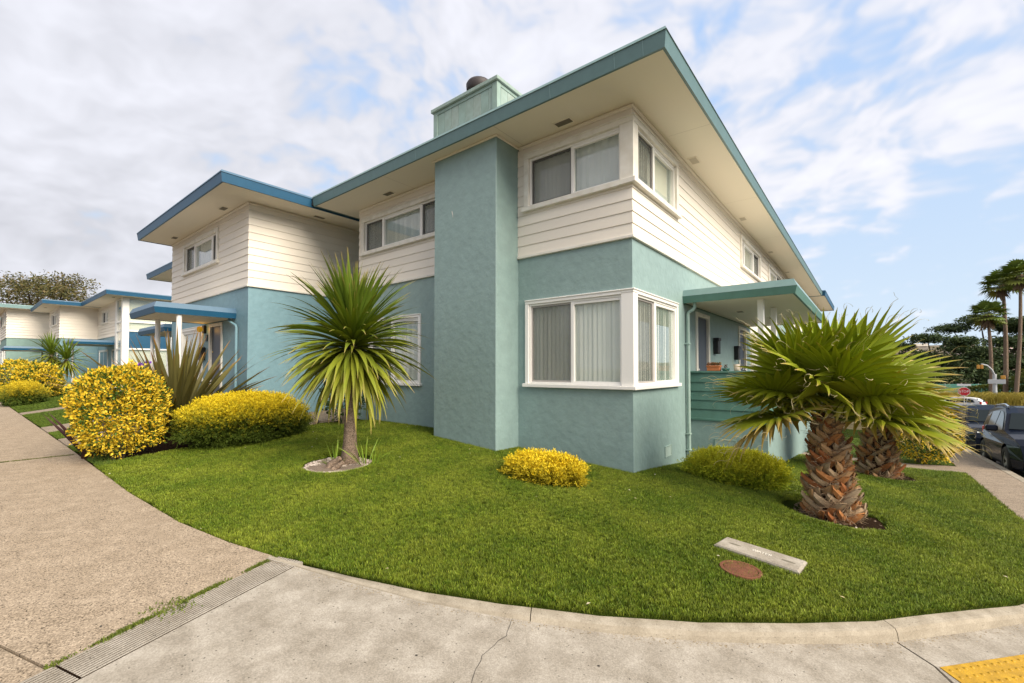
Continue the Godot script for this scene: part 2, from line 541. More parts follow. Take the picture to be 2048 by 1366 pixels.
# panels: [u from, u to, kind, blind]; kind g fixed glass, s sash with insect screen; blind v slats, c curtain, h shade, n none
func window(parent: Node, T: Transform3D, u0: float, u1: float, y0: float, y1: float, cas: float, panels: Array, trim: Material, sill := true, base_n := 0.0, right_post := false, left_post := false) -> MeshInstance3D:
	var b := MB.new()
	var p := base_n + .035
	var cl := .0 if left_post else cas
	var cr := .0 if right_post else cas
	b.box(V(u0, y1 - cas, -.03), V(u1, y1, p), .006)
	b.box(V(u0 + .004, y1 - .022, p), V(u1 - .004, y1 - .001, p + .016), .005)
	if cl > 0: b.box(V(u0, y0 + cas * .8, -.03), V(u0 + cl, y1 - cas - .001, p - .002), .006)
	if cr > 0: b.box(V(u1 - cr, y0 + cas * .8, -.03), V(u1, y1 - cas - .001, p - .002), .006)
	if sill: b.box(V(u0 - (.035 if not left_post else 0.0), y0, -.03), V(u1 + (.035 if not right_post else 0.0), y0 + cas * .8 - .001, p + .035), .006)
	else: b.box(V(u0, y0, -.03), V(u1, y0 + cas * .8 - .001, p + .004), .006)
	var w := obj("window", b, trim, parent, T)
	var iu0 := u0 + cl
	var iu1 := u1 - cr
	var iy0 := y0 + cas * .8
	var iy1 := y1 - cas
	var f := MB.new()
	var fw := .032
	f.box(V(iu0, iy1 - fw, -.07), V(iu1, iy1, .008), .003)
	f.box(V(iu0, iy0, -.07), V(iu1, iy0 + fw, .008), .003)
	f.box(V(iu0, iy0 + fw, -.07), V(iu0 + fw, iy1 - fw, .007), .003)
	f.box(V(iu1 - fw, iy0 + fw, -.07), V(iu1, iy1 - fw, .007), .003)
	obj("frame", f, M.white, w, T)
	var a0 := iu0 + fw
	var a1 := iu1 - fw
	var c0 := iy0 + fw
	var c1 := iy1 - fw
	# the room behind
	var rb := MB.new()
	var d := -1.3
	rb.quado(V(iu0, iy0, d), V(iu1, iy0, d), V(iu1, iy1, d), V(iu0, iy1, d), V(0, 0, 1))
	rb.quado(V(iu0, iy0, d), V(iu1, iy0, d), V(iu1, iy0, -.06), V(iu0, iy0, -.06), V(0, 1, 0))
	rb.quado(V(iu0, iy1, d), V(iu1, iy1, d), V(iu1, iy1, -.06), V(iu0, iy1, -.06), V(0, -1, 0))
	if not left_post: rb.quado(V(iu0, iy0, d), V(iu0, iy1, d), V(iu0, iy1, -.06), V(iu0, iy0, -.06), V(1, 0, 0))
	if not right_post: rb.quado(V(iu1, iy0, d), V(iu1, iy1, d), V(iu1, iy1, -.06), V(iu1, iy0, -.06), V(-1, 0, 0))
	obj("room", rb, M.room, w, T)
	for k in panels.size():
		var q: Array = panels[k]
		var ua: float = a0 if k == 0 else q[0]
		var ub: float = a1 if k == panels.size() - 1 else q[1]
		if k > 0:
			bar(w, "mullion", M.white, T, V(panels[k - 1][1], c0, -.055), V(q[0], c1, .004), .003)
		var pane := MB.new()
		pane.box(V(ua, c0, -.046), V(ub, c1, -.042))
		obj("pane", pane, M.glass, w, T)
		if q[2] == "s":
			var sf := MB.new()
			var e := .028
			sf.box(V(ua, c0, -.034), V(ub, c0 + e, -.02), .002)
			sf.box(V(ua, c1 - e, -.034), V(ub, c1, -.02), .002)
			sf.box(V(ua, c0 + e, -.034), V(ua + e, c1 - e, -.021), .002)
			sf.box(V(ub - e, c0 + e, -.034), V(ub, c1 - e, -.021), .002)
			obj("screen_frame", sf, M.screen_frame if base_n == 0.0 else M.dark_frame, w, T)
			var sc := MB.new()
			sc.quad(V(ua + e, c0 + e, -.026), V(ub - e, c0 + e, -.026), V(ub - e, c1 - e, -.026), V(ua + e, c1 - e, -.026))
			obj("insect_screen", sc, M.screen, w, T)
		else:
			var sf := MB.new()
			var e := .022
			sf.box(V(ua, c1 - e * 2, -.05), V(ub, c1, -.004), .002)
			sf.box(V(ua, c0, -.05), V(ub, c0 + e, -.004), .002)
			obj("sash", sf, M.white, w, T)
		if q[3] == "v" or q[3] == "o":
			var u := ua + .01
			var base_turn := rng.randf_range(.25, .5) if q[3] == "v" else rng.randf_range(.95, 1.15)
			while u < ub + .02:
				var sl := MB.new()
				var turn := base_turn + rng.randf_range(-.2, .2)
				var hw := .044
				var dv := V(cos(turn), 0, -sin(turn)) * hw
				var o := V(u, 0, -.115)
				var n0 := V(sin(turn), 0, cos(turn)) * .006
				for sgn in [[-1.0, 0.0], [0.0, 1.0]]:
					var pa: Vector3 = o + dv * sgn[0] + (n0 if sgn[0] == 0.0 else Vector3.ZERO)
					var pb: Vector3 = o + dv * sgn[1] + (n0 if sgn[1] == 0.0 else Vector3.ZERO)
					sl.quado(V(pa.x, c0 + .02, pa.z), V(pb.x, c0 + .02, pb.z), V(pb.x, c1, pb.z), V(pa.x, c1, pa.z), V(0, 0, 1))
				obj("blind_slat", sl, M.slat[rng.randi() % 3], w, T)
				u += .082
		elif q[3] == "c" or q[3] == "h":
			var cu := MB.new()
			var n := maxi(int((ub - ua) / .03), 2)
			var l := []
			var r := []
			for i in n + 1:
				var u2 := lerpf(ua - .02, ub + .02, float(i) / n)
				var zz := -.12 + (.018 * sin(u2 * 47.0) + .012 * sin(u2 * 23.0 + 1.0) if q[3] == "c" else 0.0)
				l.append(V(u2, c1, zz)); r.append(V(u2, c0 + .01, zz))
			cu.strip(l, r)
			obj("curtain" if q[3] == "c" else "window_shade", cu, M.curtain if q[3] == "c" else M.shade, w, T)
	return w

# roof slab: soffit below, fascia boards round the edge (each a part), gravel above. sides: which edges show a fascia
func roof(parent: Node, x0: float, x1: float, z0: float, z1: float, y: float, fas: Material, fas_top: Material, th := .19):
	var s := MB.new()
	s.box(V(x0 + .02, y, z0 + .02), V(x1 - .02, y + .03, z1 - .02))
	obj("soffit", s, M.soffit, parent)
	var t := MB.new()
	t.box(V(x0 + .03, y + .03, z0 + .03), V(x1 - .03, y + th + .02, z1 - .03))
	obj("roof", t, M.roof, parent)
	var o := .025      # the fascia leans out a little
	var rows := [[V(x0, 0, z1), V(x1, 0, z1), V(0, 0, 1)], [V(x1, 0, z1), V(x1, 0, z0), V(1, 0, 0)], [V(x0, 0, z0), V(x0, 0, z1), V(-1, 0, 0)], [V(x1, 0, z0), V(x0, 0, z0), V(0, 0, -1)]]
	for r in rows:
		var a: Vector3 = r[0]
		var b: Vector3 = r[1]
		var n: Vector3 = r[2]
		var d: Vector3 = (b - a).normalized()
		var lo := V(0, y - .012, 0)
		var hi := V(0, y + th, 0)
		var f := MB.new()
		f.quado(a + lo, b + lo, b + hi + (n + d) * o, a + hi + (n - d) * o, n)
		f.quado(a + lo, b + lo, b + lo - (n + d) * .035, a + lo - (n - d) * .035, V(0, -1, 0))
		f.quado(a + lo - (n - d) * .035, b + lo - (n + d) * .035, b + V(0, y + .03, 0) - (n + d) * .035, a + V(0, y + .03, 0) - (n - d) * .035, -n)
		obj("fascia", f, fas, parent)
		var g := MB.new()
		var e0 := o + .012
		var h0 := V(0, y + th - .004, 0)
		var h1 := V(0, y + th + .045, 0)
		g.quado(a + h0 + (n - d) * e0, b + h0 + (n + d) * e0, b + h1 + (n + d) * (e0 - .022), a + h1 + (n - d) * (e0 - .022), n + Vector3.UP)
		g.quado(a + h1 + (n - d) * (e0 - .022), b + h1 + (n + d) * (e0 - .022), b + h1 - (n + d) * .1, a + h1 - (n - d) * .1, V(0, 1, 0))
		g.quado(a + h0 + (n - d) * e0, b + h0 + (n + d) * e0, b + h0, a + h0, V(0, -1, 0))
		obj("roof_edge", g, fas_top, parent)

func soffit_vent(parent: Node, x: float, y: float, z: float, along_x: bool, pale := false):
	var hx := .14 if along_x else .065
	var hz := .065 if along_x else .14
	var f := MB.new()
	f.box(V(x - hx - .02, y - .010, z - hz - .02), V(x + hx + .02, y - .001, z - hz), .002)
	f.box(V(x - hx - .02, y - .010, z + hz), V(x + hx + .02, y - .001, z + hz + .02), .002)
	f.box(V(x - hx - .02, y - .010, z - hz), V(x - hx, y - .001, z + hz), .002)
	f.box(V(x + hx, y - .010, z - hz), V(x + hx + .02, y - .001, z + hz), .002)
	var o := obj("soffit_vent", f, M.soffit, parent)
	var g := MB.new()
	g.box(V(x - hx, y - .005, z - hz), V(x + hx, y - .001, z + hz))
	obj("grille", g, M.vent_pale if pale else M.vent, o)

func wall_vent(parent: Node, T: Transform3D, u: float, y: float, w: float, h: float):
	var f := MB.new()
	var e := .022
	f.box(V(u - w / 2, y - h / 2, 0), V(u + w / 2, y - h / 2 + e, .014), .003)
	f.box(V(u - w / 2, y + h / 2 - e, 0), V(u + w / 2, y + h / 2, .014), .003)
	f.box(V(u - w / 2, y - h / 2 + e, 0), V(u - w / 2 + e, y + h / 2 - e, .013), .003)
	f.box(V(u + w / 2 - e, y - h / 2 + e, 0), V(u + w / 2, y + h / 2 - e, .013), .003)
	var o := obj("wall_vent", f, M.green_wood[0], parent, T)
	var k := y - h / 2 + e
	while k < y + h / 2 - e - .01:
		var s := MB.new()
		s.quad(V(u - w / 2 + e, k, .011), V(u + w / 2 - e, k, .011), V(u + w / 2 - e, k + .016, .003), V(u - w / 2 + e, k + .016, .003))
		obj("louvre", s, M.green_wood[1], o, T)
		k += .018

func door(parent: Node, T: Transform3D, u0: float, u1: float, y0: float, y1: float, knob_right: bool):
	var c := .09
	var f := MB.new()
	f.box(V(u0, y0, -.06), V(u0 + c, y1, .03), .006)
	f.box(V(u1 - c, y0, -.06), V(u1, y1, .03), .006)
	f.box(V(u0 + c, y1 - c, -.06), V(u1 - c, y1, .028), .006)
	var o := obj("door_frame", f, M.trim, parent, T)
	bar(o, "door", M.door, T, V(u0 + c, y0, -.06), V(u1 - c, y1 - c, -.025), .003)
	var ku := u1 - c - .07 if knob_right else u0 + c + .07
	var k := MB.new()
	k.lathe([Vector2(0, 0), Vector2(.03, .0), Vector2(.03, .006), Vector2(.012, .01), Vector2(.012, .03), Vector2(.028, .04), Vector2(.028, .055), Vector2(0, .065)], 12)
	obj("door_knob", k, M.steel, o, T * Transform3D(Basis(Vector3.RIGHT, PI / 2), V(ku, y0 + .95, -.026)))
	var k2 := MB.new()
	k2.lathe([Vector2(0, 0), Vector2(.026, .0), Vector2(.026, .012), Vector2(0, .014)], 12)
	obj("dead_bolt", k2, M.brass, o, T * Transform3D(Basis(Vector3.RIGHT, PI / 2), V(ku, y0 + 1.5, -.026)))

func canopy(parent: Node, x0: float, x1: float, z0: float, z1: float, y: float, fas: Material, fas_top: Material):
	var s := MB.new()
	s.box(V(x0 + .02, y, z0 + .02), V(x1 - .02, y + .2, z1 - .02))
	var o := obj("porch_canopy", s, M.soffit, parent)
	roof_edges(o, x0, x1, z0, z1, y, fas, fas_top)

func roof_edges(o: Node, x0: float, x1: float, z0: float, z1: float, y: float, fas: Material, fas_top: Material):
	var rows := [[V(x0, 0, z1), V(x1, 0, z1), V(0, 0, 1)], [V(x1, 0, z1), V(x1, 0, z0), V(1, 0, 0)], [V(x0, 0, z0), V(x0, 0, z1), V(-1, 0, 0)], [V(x1, 0, z0), V(x0, 0, z0), V(0, 0, -1)]]
	for r in rows:
		var a: Vector3 = r[0]
		var b: Vector3 = r[1]
		var n: Vector3 = r[2]
		var d: Vector3 = (b - a).normalized()
		var f := MB.new()
		var lo := V(0, y - .012, 0)
		var mi := V(0, y + .115, 0)
		f.quado(a + lo, b + lo, b + mi + (n + d) * .03, a + mi + (n - d) * .03, n)
		f.quado(a + lo, b + lo, b + lo - (n + d) * .035, a + lo - (n - d) * .035, V(0, -1, 0))
		obj("fascia", f, fas, o)
		var g := MB.new()
		var h := V(0, y + .235, 0)
		g.quado(a + mi + (n - d) * .032, b + mi + (n + d) * .032, b + h - (n + d) * .02, a + h - (n - d) * .02, n + Vector3.UP)
		g.quado(a + h - (n - d) * .02, b + h - (n + d) * .02, b + h - (n + d) * .3, a + h - (n - d) * .3, V(0, 1, 0))
		obj("roof_edge", g, fas_top, o)

func downspout(parent: Node, m: Material, pts: Array):
	var b := MB.new()
	var r := []
	for p in pts: r.append(.032)
	b.tube(pts, r, 10)
	obj("downspout", b, m, parent)

func mailbox(parent: Node, T: Transform3D, u: float, y: float):
	var b := MB.new()
	b.box(V(u - .1, y - .17, 0), V(u + .1, y + .17, .11), .01)
	b.box(V(u - .11, y + .12, .002), V(u + .11, y + .19, .125), .012)
	obj("mailbox", b, M.black, parent, T)

# ------------------------------------------------------------------ plants
# sword-shaped leaf: starts at the origin, rises at `elev`, bends under gravity; turned about y by whoever places it
func sword(length: float, width: float, elev: float, bend: float, c0: Color, c1: Color, tip: Color, m: Material, segs := 8, fold := .25, twist := 0.0) -> ArrayMesh:
	var b := MB.new()
	b.usec = true
	var p := Vector3.ZERO
	var l := []
	var mid := []
	var r := []
	var cols := []
	for i in segs + 1:
		var t := float(i) / segs
		var e := elev - bend * pow(t, 1.6)
		var d := V(cos(e), sin(e), 0)
		if i > 0: p += d * length / segs
		var w := width * .5 * clampf(minf(.45 + t * 3.0, (1.0 - t) * 2.6), .02, 1.0)
		var s := V(0, 0, 1).rotated(d, twist * t)
		var nn := s.cross(d).normalized()
		l.append(p + s * w + nn * w * fold); r.append(p - s * w + nn * w * fold); mid.append(p)
		var c := c0.lerp(c1, smoothstep(.1, .9, t))
		if t > .86: c = c.lerp(tip, (t - .86) / .14)
		cols.append(c)
	b.strip(l, mid, cols)
	b.strip(mid, r, cols)
	return b.mesh(m)

# fan palm leaf: petiole along +x, then a pleated, half-split blade
func frond(R: float, petiole: float, droop: float, brown: float, nseg := 30) -> Array:
	var b := MB.new()
	b.usec = true
	var span := deg_to_rad(rng.randf_range(285, 320))
	var dl := span / nseg
	var pet := MB.new()
	pet.usec = true
	var pts := []
	var rad := []
	var p := Vector3.ZERO
	var e := 0.0
	for i in 6:
		var t := i / 5.0
		e = -droop * .45 * t * t
		if i > 0: p += V(cos(e), sin(e), 0) * petiole / 5
		pts.append(p); rad.append(lerpf(.026, .013, t))
	pet.col = Color(.16, .20, .03)
	pet.tube(pts, rad, 6)
	var a := V(cos(e), sin(e), 0)
	var s := V(0, 0, 1)
	var up := s.cross(a).normalized()
	if up.y < 0: up = -up
	var green := Color(.175, .24, .014).lerp(Color(.32, .31, .02), brown * .8)
	for k in nseg:
		var th := -span / 2 + dl * (k + .5)
		var rr := R * (1.0 - .22 * pow(absf(th) / (span / 2), 2.0)) * rng.randf_range(.94, 1.05)
		var split := .62 * R * rng.randf_range(.92, 1.08)
		var hang := rng.randf_range(.0, .07) + brown * rng.randf_range(0, .35)
		var side_bend := rng.randf_range(-.06, .06)
		var lft := []
		var mid := []
		var rgt := []
		var cols := []
		var edgey := pow(absf(th) / (span / 2), 2.5)
		for t in [.04, .2, .4, .56, .7, .82, .92, 1.0]:
			var r: float = rr * t
			var ang: float = th + side_bend * maxf(0, t - .5)
			var d := a * cos(ang) + s * sin(ang)
			var tn := -a * sin(ang) + s * cos(ang)
			var lift := up * (r * .30 * pow(absf(sin(ang * .5)), 1.5) * 1.2 - droop * .32 * r * r / R)
			var hw := r * tan(dl / 2)
			if r > split: hw = split * tan(dl / 2) * clampf((rr - r) / (rr - split), .02, 1.0)
			var sag := Vector3.DOWN * hang * R * pow(maxf(0, t - .55) / .45, 2.0)
			var q := d * r + lift + sag
			mid.append(p + q + up * hw * .55)
			lft.append(p + q + tn * hw); rgt.append(p + q - tn * hw)
			var c := green * rng.randf_range(.93, 1.07)
			c = c.lerp(Color(.42, .38, .03), clampf(edgey * .5 + maxf(0, t - .55) * .55, 0, 1))
			var dry := smoothstep(.98 - brown * .55, 1.12 - brown * .45, t + rng.randf_range(-.05, .05))
			c = c.lerp(Color(.46, .30, .09), dry * .85)
			if t > .93: c = c.lerp(Color(.46, .36, .19), .7)
			cols.append(c)
		b.strip(lft, mid, cols)
		b.strip(mid, rgt, cols)
		if k % 2 == 0:      # the fine threads that curl off the splits
			var d0 := a * cos(th) + s * sin(th)
			var o: Vector3 = mid[3] if k % 2 else mid[6]
			var l2 := []
			var r2 := []
			var cc := []
			var ph := rng.randf() * TAU
			var ln := rng.randf_range(.12, .3)
			for i in 9:
				var t := i / 8.0
				var q := o + d0 * ln * t * (1 - .35 * t) + V(sin(ph + t * 5.0), -.8 * t + .9 * cos(ph + t * 5.0), cos(ph * 2 + t * 4.0)) * .05 * t
				l2.append(q); r2.append(q + up * .0035 + s * .0025)
				cc.append(Color(.50, .42, .24))
			b.strip(l2, r2, cc)
	return [b.mesh(M.blade), pet.mesh(M.blade)]

func boot_mesh(len_: float, w: float, m: Material) -> ArrayMesh:     # a cut leaf base: curved plate, thick at the root, split and rough at its end; points along +x, outer side +y
	var b := MB.new()
	var n := 5
	var tl := []
	var tr := []
	var bl := []
	var br := []
	for i in n + 1:
		var t := float(i) / n
		var ww := w * lerpf(.62, .26, t) * (1.0 + .12 * sin(t * 9.0 + len_ * 40.0))
		var y := .022 + .10 * len_ * sin(t * 1.9) * 2.0
		var th := lerpf(.030, .013, t)
		var jag := (.02 if i == n else 0.0)
		tl.append(V(t * len_ + jag, y - .010, ww)); tr.append(V(t * len_ - jag, y - .010, -ww))
		bl.append(V(t * len_ + jag, y - .012 - th, ww * .9)); br.append(V(t * len_ - jag, y - .012 - th, -ww * .9))
	var mid := []
	for i in n + 1: mid.append((tl[i] + tr[i]) / 2 + V(0, .016, 0))
	b.strip(tl, mid); b.strip(mid, tr); b.strip(tr, br); b.strip(bl, tl); b.strip(br, bl)
	b.quado(tl[n], tr[n], br[n], bl[n], V(1, 0, 0))
	return b.mesh(m)

func fan_palm(label: String, at: Vector3, lean: Vector3, trunk_h: float, r0: float, nfrond: int, R: float, nboots: int, turn0: float, specials := []):
	var t := thing("fan_palm", label, "palm", at, "fan palms on the turf")
	var tr := MB.new()
	var pts := []
	var rad := []
	for i in 9:
		var k := i / 8.0
		pts.append(at + V(0, -.12, 0) + lean * k * k + V(0, (trunk_h + .12) * k, 0))
		rad.append(r0 * lerpf(1.06, .40, pow(k, 1.3)) * (1.08 if i == 0 else 1.0) * .80)
	tr.tube(pts, rad, 18)
	obj("trunk", tr, M.fibre, t)
	var variants := []
	for k in 12: variants.append(boot_mesh(rng.randf_range(.15, .24), rng.randf_range(.075, .11), M.boot[k % 5]))
	var per := 11
	for i in nboots:
		var k := (i + .5) / nboots
		var az := TAU * (i * .6180339) + rng.randf_range(-.12, .12)
		var c := at + lean * k * k + V(0, trunk_h * k * 1.0, 0)
		var rr := r0 * lerpf(1.06, .40, pow(k, 1.3)) * .80
		var out := V(cos(az), 0, sin(az))
		var tang := V(-sin(az), 0, cos(az)) * (1.0 if i % 2 == 0 else -1.0)
		var flare := lerpf(.42, .22, k) + rng.randf_range(-.1, .15)
		var x := (V(0, 1, 0) * .75 + tang * rng.randf_range(.35, .8) + out * flare).normalized()
		var y := (out - x * out.dot(x)).normalized()
		var z := x.cross(y)
		var o := c + out * (rr - .015) - x * .05
		var sc := rng.randf_range(.85, 1.2) * lerpf(1.05, .72, k)
		piece("leaf_base", variants[rng.randi() % 12], t, Transform3D(Basis(x * sc, y * sc, z * sc), o))
	# matted fibres and broken bits at the foot and between the leaf bases
	var buf := PackedFloat32Array()
	var fib := MB.new()
	fib.usec = true
	fib.strip([V(0, 0, .004), V(.06, .012, .003), V(.12, .004, 0)], [V(0, 0, -.004), V(.06, .012, -.003), V(.12, .004, -.001)])
	for i in 2200:
		var k := pow(rng.randf(), 1.3)
		var az := rng.randf() * TAU
		var out := V(cos(az), 0, sin(az))
		var rr := r0 * lerpf(1.06, .40, pow(k, 1.3)) * rng.randf_range(.80, .98)
		var x := (V(rng.randf_range(-1, 1), rng.randf_range(-.8, 1), rng.randf_range(-1, 1)) + out * .3).normalized()
		var y := x.cross(V(rng.randf(), rng.randf(), -rng.randf())).normalized()
		push(buf, x, y, x.cross(y), at + lean * k * k + V(0, trunk_h * k, 0) + out * rr, Color(.16, .09, .05).lerp(Color(.52, .38, .24), rng.randf()))
	scatter("fibres", fib.mesh(M.fine), buf, t)
	var top := at + lean + V(0, trunk_h, 0)
	var fr := []
	for k in 9: fr.append(frond(R * rng.randf_range(.9, 1.08), rng.randf_range(.38, .55), [.05, .1, .15, .2, .25, .35, .45, .55, .8][k], [0.0, .05, .1, .15, .25, .3, .5, .6, .95][k]))
	var list := []
	for i in nfrond:
		var k := (i + .5) / nfrond
		list.append([turn0 + i * 2.39996 + rng.randf_range(-.25, .25), lerpf(1.42, .20, pow(k, .95)) + rng.randf_range(-.12, .12), clampi(int(k * 8.2), 0, 7), rng.randf_range(-.8, .8)])
	for s in specials: list.append(s)
	var cam_az := atan2(6.26 - at.z, 2.72 - at.x)
	for q in list:      # the trunk shows from the street: the leaves on that side stand up
		var off := absf(angle_difference(q[0], cam_az))
		if off < .75 and q[1] < .62: q[1] = .62 + rng.randf() * .3; q[2] = mini(q[2], 3)
	for q in list:
		var B := Basis(Vector3.UP, -q[0]) * Basis(Vector3.BACK, q[1]) * Basis(Vector3.RIGHT, q[3])
		var o := top + V(0, lerpf(-.22, .12, clampf(q[1] + .5, 0, 1)), 0) + V(cos(q[0]), 0, sin(q[0])) * .07
		var blade := piece("frond", fr[q[2]][0], t, Transform3D(B, o))
		piece("petiole", fr[q[2]][1], blade, Transform3D(B, o))

func cordyline(label: String, at: Vector3, trunk_h: float, crown: int, L: float, r: float, lean := Vector3.ZERO, group := "", heads := []):
	var t := thing("cabbage_tree", label, "plant", at, group)
	if heads.is_empty(): heads = [lean + V(0, trunk_h, 0)]
	for hd in heads:
		var b := MB.new()
		var pts := []
		var rad := []
		for i in 10:
			var k := i / 9.0
			pts.append(at + V(hd.x * k * k, -.08 + (hd.y + .08) * k, hd.z * k * k))
			rad.append(r * (1.0 + 1.1 * exp(-k * 9.0)) * lerpf(1.0, .86, k))
		b.tube(pts, rad, 14)
		obj("trunk", b, M.bark, t)
	var vars_ := []
	for k in 20:
		var f := k / 19.0
		var e := lerpf(1.52, -.85, f)
		var row := []
		for j in 3:
			var yel := clampf(f * 1.1 - .35 + rng.randf_range(-.15, .25), 0, 1)
			var c0 := Color(.115, .175, .018).lerp(Color(.34, .34, .035), yel)
			row.append(sword(L * lerpf(.96, .90, f) * rng.randf_range(.88, 1.1), .056 * L, e, lerpf(.18, 1.0, pow(f, .8)) * rng.randf_range(.7, 1.3) * (1.0 if e > -.2 else .6), c0 * .8, c0, Color(.42, .30, .12), M.blade, 9, .28, rng.randf_range(-.8, .8)))
		vars_.append(row)
	for hd in heads:
		for i in crown:
			var f := (i + .5) / crown
			var az := i * 2.39996 + rng.randf_range(-.2, .2)
			var o: Vector3 = at + hd + V(cos(az) * .05, lerpf(.16, -.22, f), sin(az) * .05)
			var wob := Basis(V(rng.randfn(), 0, rng.randfn()).normalized(), rng.randf_range(-.17, .17))
			piece("leaf", vars_[clampi(int(f * 20), 0, 19)][rng.randi() % 3], t, Transform3D(wob * Basis(Vector3.UP, -az).scaled(Vector3.ONE * rng.randf_range(.85, 1.1)), o))
	if crown > 250:      # the rest of a very full head, as one part
		var st := SurfaceTool.new()
		for i in 260:
			var f := (i + .5) / 260
			var az := i * 2.39996 + 1.0 + rng.randf_range(-.3, .3)
			var o: Vector3 = at + heads[0] + V(cos(az) * .04, lerpf(.14, -.2, f), sin(az) * .04)
			st.append_from(vars_[clampi(int(f * 20), 0, 19)][rng.randi() % 3], 0, Transform3D(Basis(V(rng.randfn(), 0, rng.randfn()).normalized(), rng.randf_range(-.2, .2)) * Basis(Vector3.UP, -az).scaled(Vector3.ONE * rng.randf_range(.75, 1.05)), o))
		st.set_material(M.blade)
		var rest := piece("leaves", st.commit(), t)
		rest.set_meta("kind", "stuff")
	return t

func flax(called: String, label: String, at: Vector3, n: int, L: float, w: float, spread: float, c0: Color, c1: Color, edge: Color, az0 := 0.0, az_span := TAU):
	var t := thing(called, label, "plant", at)
	for i in n:
		var f := (i + .5) / n
		var az := az0 + az_span * fmod(i * .6180339, 1.0)
		var e := lerpf(1.52, 1.52 - spread, pow(f, .8)) + rng.randf_range(-.08, .08)
		var m := sword(L * rng.randf_range(.78, 1.08), w * rng.randf_range(.8, 1.2), e, rng.randf_range(.05, .4) * (.4 + f), c0.lerp(c1, rng.randf()), c1.lerp(c0, rng.randf() * .6), edge, M.blade, 8, .35, rng.randf_range(-1.0, 1.0))
		piece("leaf", m, t, Transform3D(Basis(Vector3.UP, -az), at + V(cos(az) * .09 * f, -.03, sin(az) * .09 * f)))
	if w < .05: return
	var s := MB.new()
	s.lathe([Vector2(.13, -.05), Vector2(.12, .05), Vector2(.08, .16), Vector2(0, .2)], 10, at)
	obj("root_crown", s, M.fibre, t)

func leaf_mesh(l: float, w: float, m: Material) -> ArrayMesh:
	var b := MB.new()
	b.usec = true
	b.strip([V(0, 0, 0), V(l * .45, l * .10, w / 2), V(l, 0, 0)], [V(0, 0, 0), V(l * .45, 0, 0), V(l, 0, 0)])
	b.strip([V(0, 0, 0), V(l * .45, 0, 0), V(l, 0, 0)], [V(0, 0, 0), V(l * .45, l * .10, -w / 2), V(l, 0, 0)])
	return b.mesh(m)

func sprig_mesh(l: float, m: Material) -> ArrayMesh:     # a feathery shoot: thin stem with needle leaves
	var b := MB.new()
	b.usec = true
	for i in 11:
		var t := i / 10.0
		var az := i * 2.4
		var o := V(t * l, 0, 0)
		var d := V(.9, cos(az) * .75, sin(az) * .75).normalized() * l * .34 * (1.15 - .5 * t)
		var s := d.cross(V(0, sin(az + .6), cos(az + .6))).normalized() * l * .035
		b.strip([o - s, o + d * .6 - s, o + d], [o + s, o + d * .6 + s, o + d + s * .1])
	return b.mesh(m)

# clipped or mounded shrub. colour(dir, depth) gives a leaf's own colour
func shrub(called: String, label: String, category: String, at: Vector3, size: Vector3, power: float, count: int, leaf: Mesh, colour: Callable, upward: float, group := "", rough := .08, lift := 0.0, gap := 0.0, seed_ := 1, tilt := Vector3.ZERO):
	var t := thing(called, label, category, at, group)
	var nz := FastNoiseLite.new()
	nz.seed = seed_
	nz.frequency = 1.6
	nz.fractal_octaves = 3
	var buf := PackedFloat32Array()
	var c := at + V(0, lift + size.y / 2, 0)
	for i in count:
		var d := V(rng.randfn(), rng.randfn(), rng.randfn()).normalized()
		if d.y < -.75 and rng.randf() < .6: d.y = -d.y
		var k := pow(pow(absf(d.x), power) + pow(absf(d.y), power) + pow(absf(d.z), power), -1.0 / power)
		var bump := nz.get_noise_3dv(d * 1.3 + at) * rough * 2.6 + nz.get_noise_3dv(d * 4.0 + at) * rough * 1.2
		var dep := pow(rng.randf(), 2.2) * .26
		if gap > 0 and nz.get_noise_3dv(d * 2.6 - at) > .34: dep += gap * rng.randf()
		var p := d * k * (1.0 + bump - dep) * size / 2
		p += tilt * p.y
		var wp := c + p
		var out := (d / size).normalized()
		var x := (out * .8 + V(0, upward, 0) + V(rng.randfn(), rng.randfn(), rng.randfn()) * .55).normalized()
		var y := (out * .7 + V(rng.randfn(), rng.randfn() + .5, rng.randfn()) * .6)
		y = (y - x * y.dot(x)).normalized()
		var s := rng.randf_range(.7, 1.25)
		push(buf, x * s, y * s, x.cross(y) * s, wp, colour.call(d, dep, wp))
	scatter("foliage", leaf, buf, t)
	var st := MB.new()
	for i in 5:
		var az := TAU * i / 5 + 1.0
		var e := c + V(cos(az) * size.x * .28, -size.y * .05, sin(az) * size.z * .28)
		st.tube([at + V(cos(az) * .05, -.08, sin(az) * .05), at.lerp(e, .5) + V(0, .05, 0), e], [.022, .016, .008], 6)
	obj("stems", st, M.stem, t)
	return t

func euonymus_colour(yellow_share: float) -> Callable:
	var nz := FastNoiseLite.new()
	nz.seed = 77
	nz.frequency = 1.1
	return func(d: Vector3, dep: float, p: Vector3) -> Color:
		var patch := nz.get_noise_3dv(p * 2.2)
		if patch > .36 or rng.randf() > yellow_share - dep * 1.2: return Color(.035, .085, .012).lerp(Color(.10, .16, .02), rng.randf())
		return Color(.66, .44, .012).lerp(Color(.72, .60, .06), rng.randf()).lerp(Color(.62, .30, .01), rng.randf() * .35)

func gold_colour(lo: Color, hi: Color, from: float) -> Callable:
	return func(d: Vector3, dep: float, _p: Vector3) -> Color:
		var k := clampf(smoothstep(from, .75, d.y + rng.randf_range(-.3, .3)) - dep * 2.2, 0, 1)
		return lo.lerp(hi, k) * rng.randf_range(.8, 1.15)

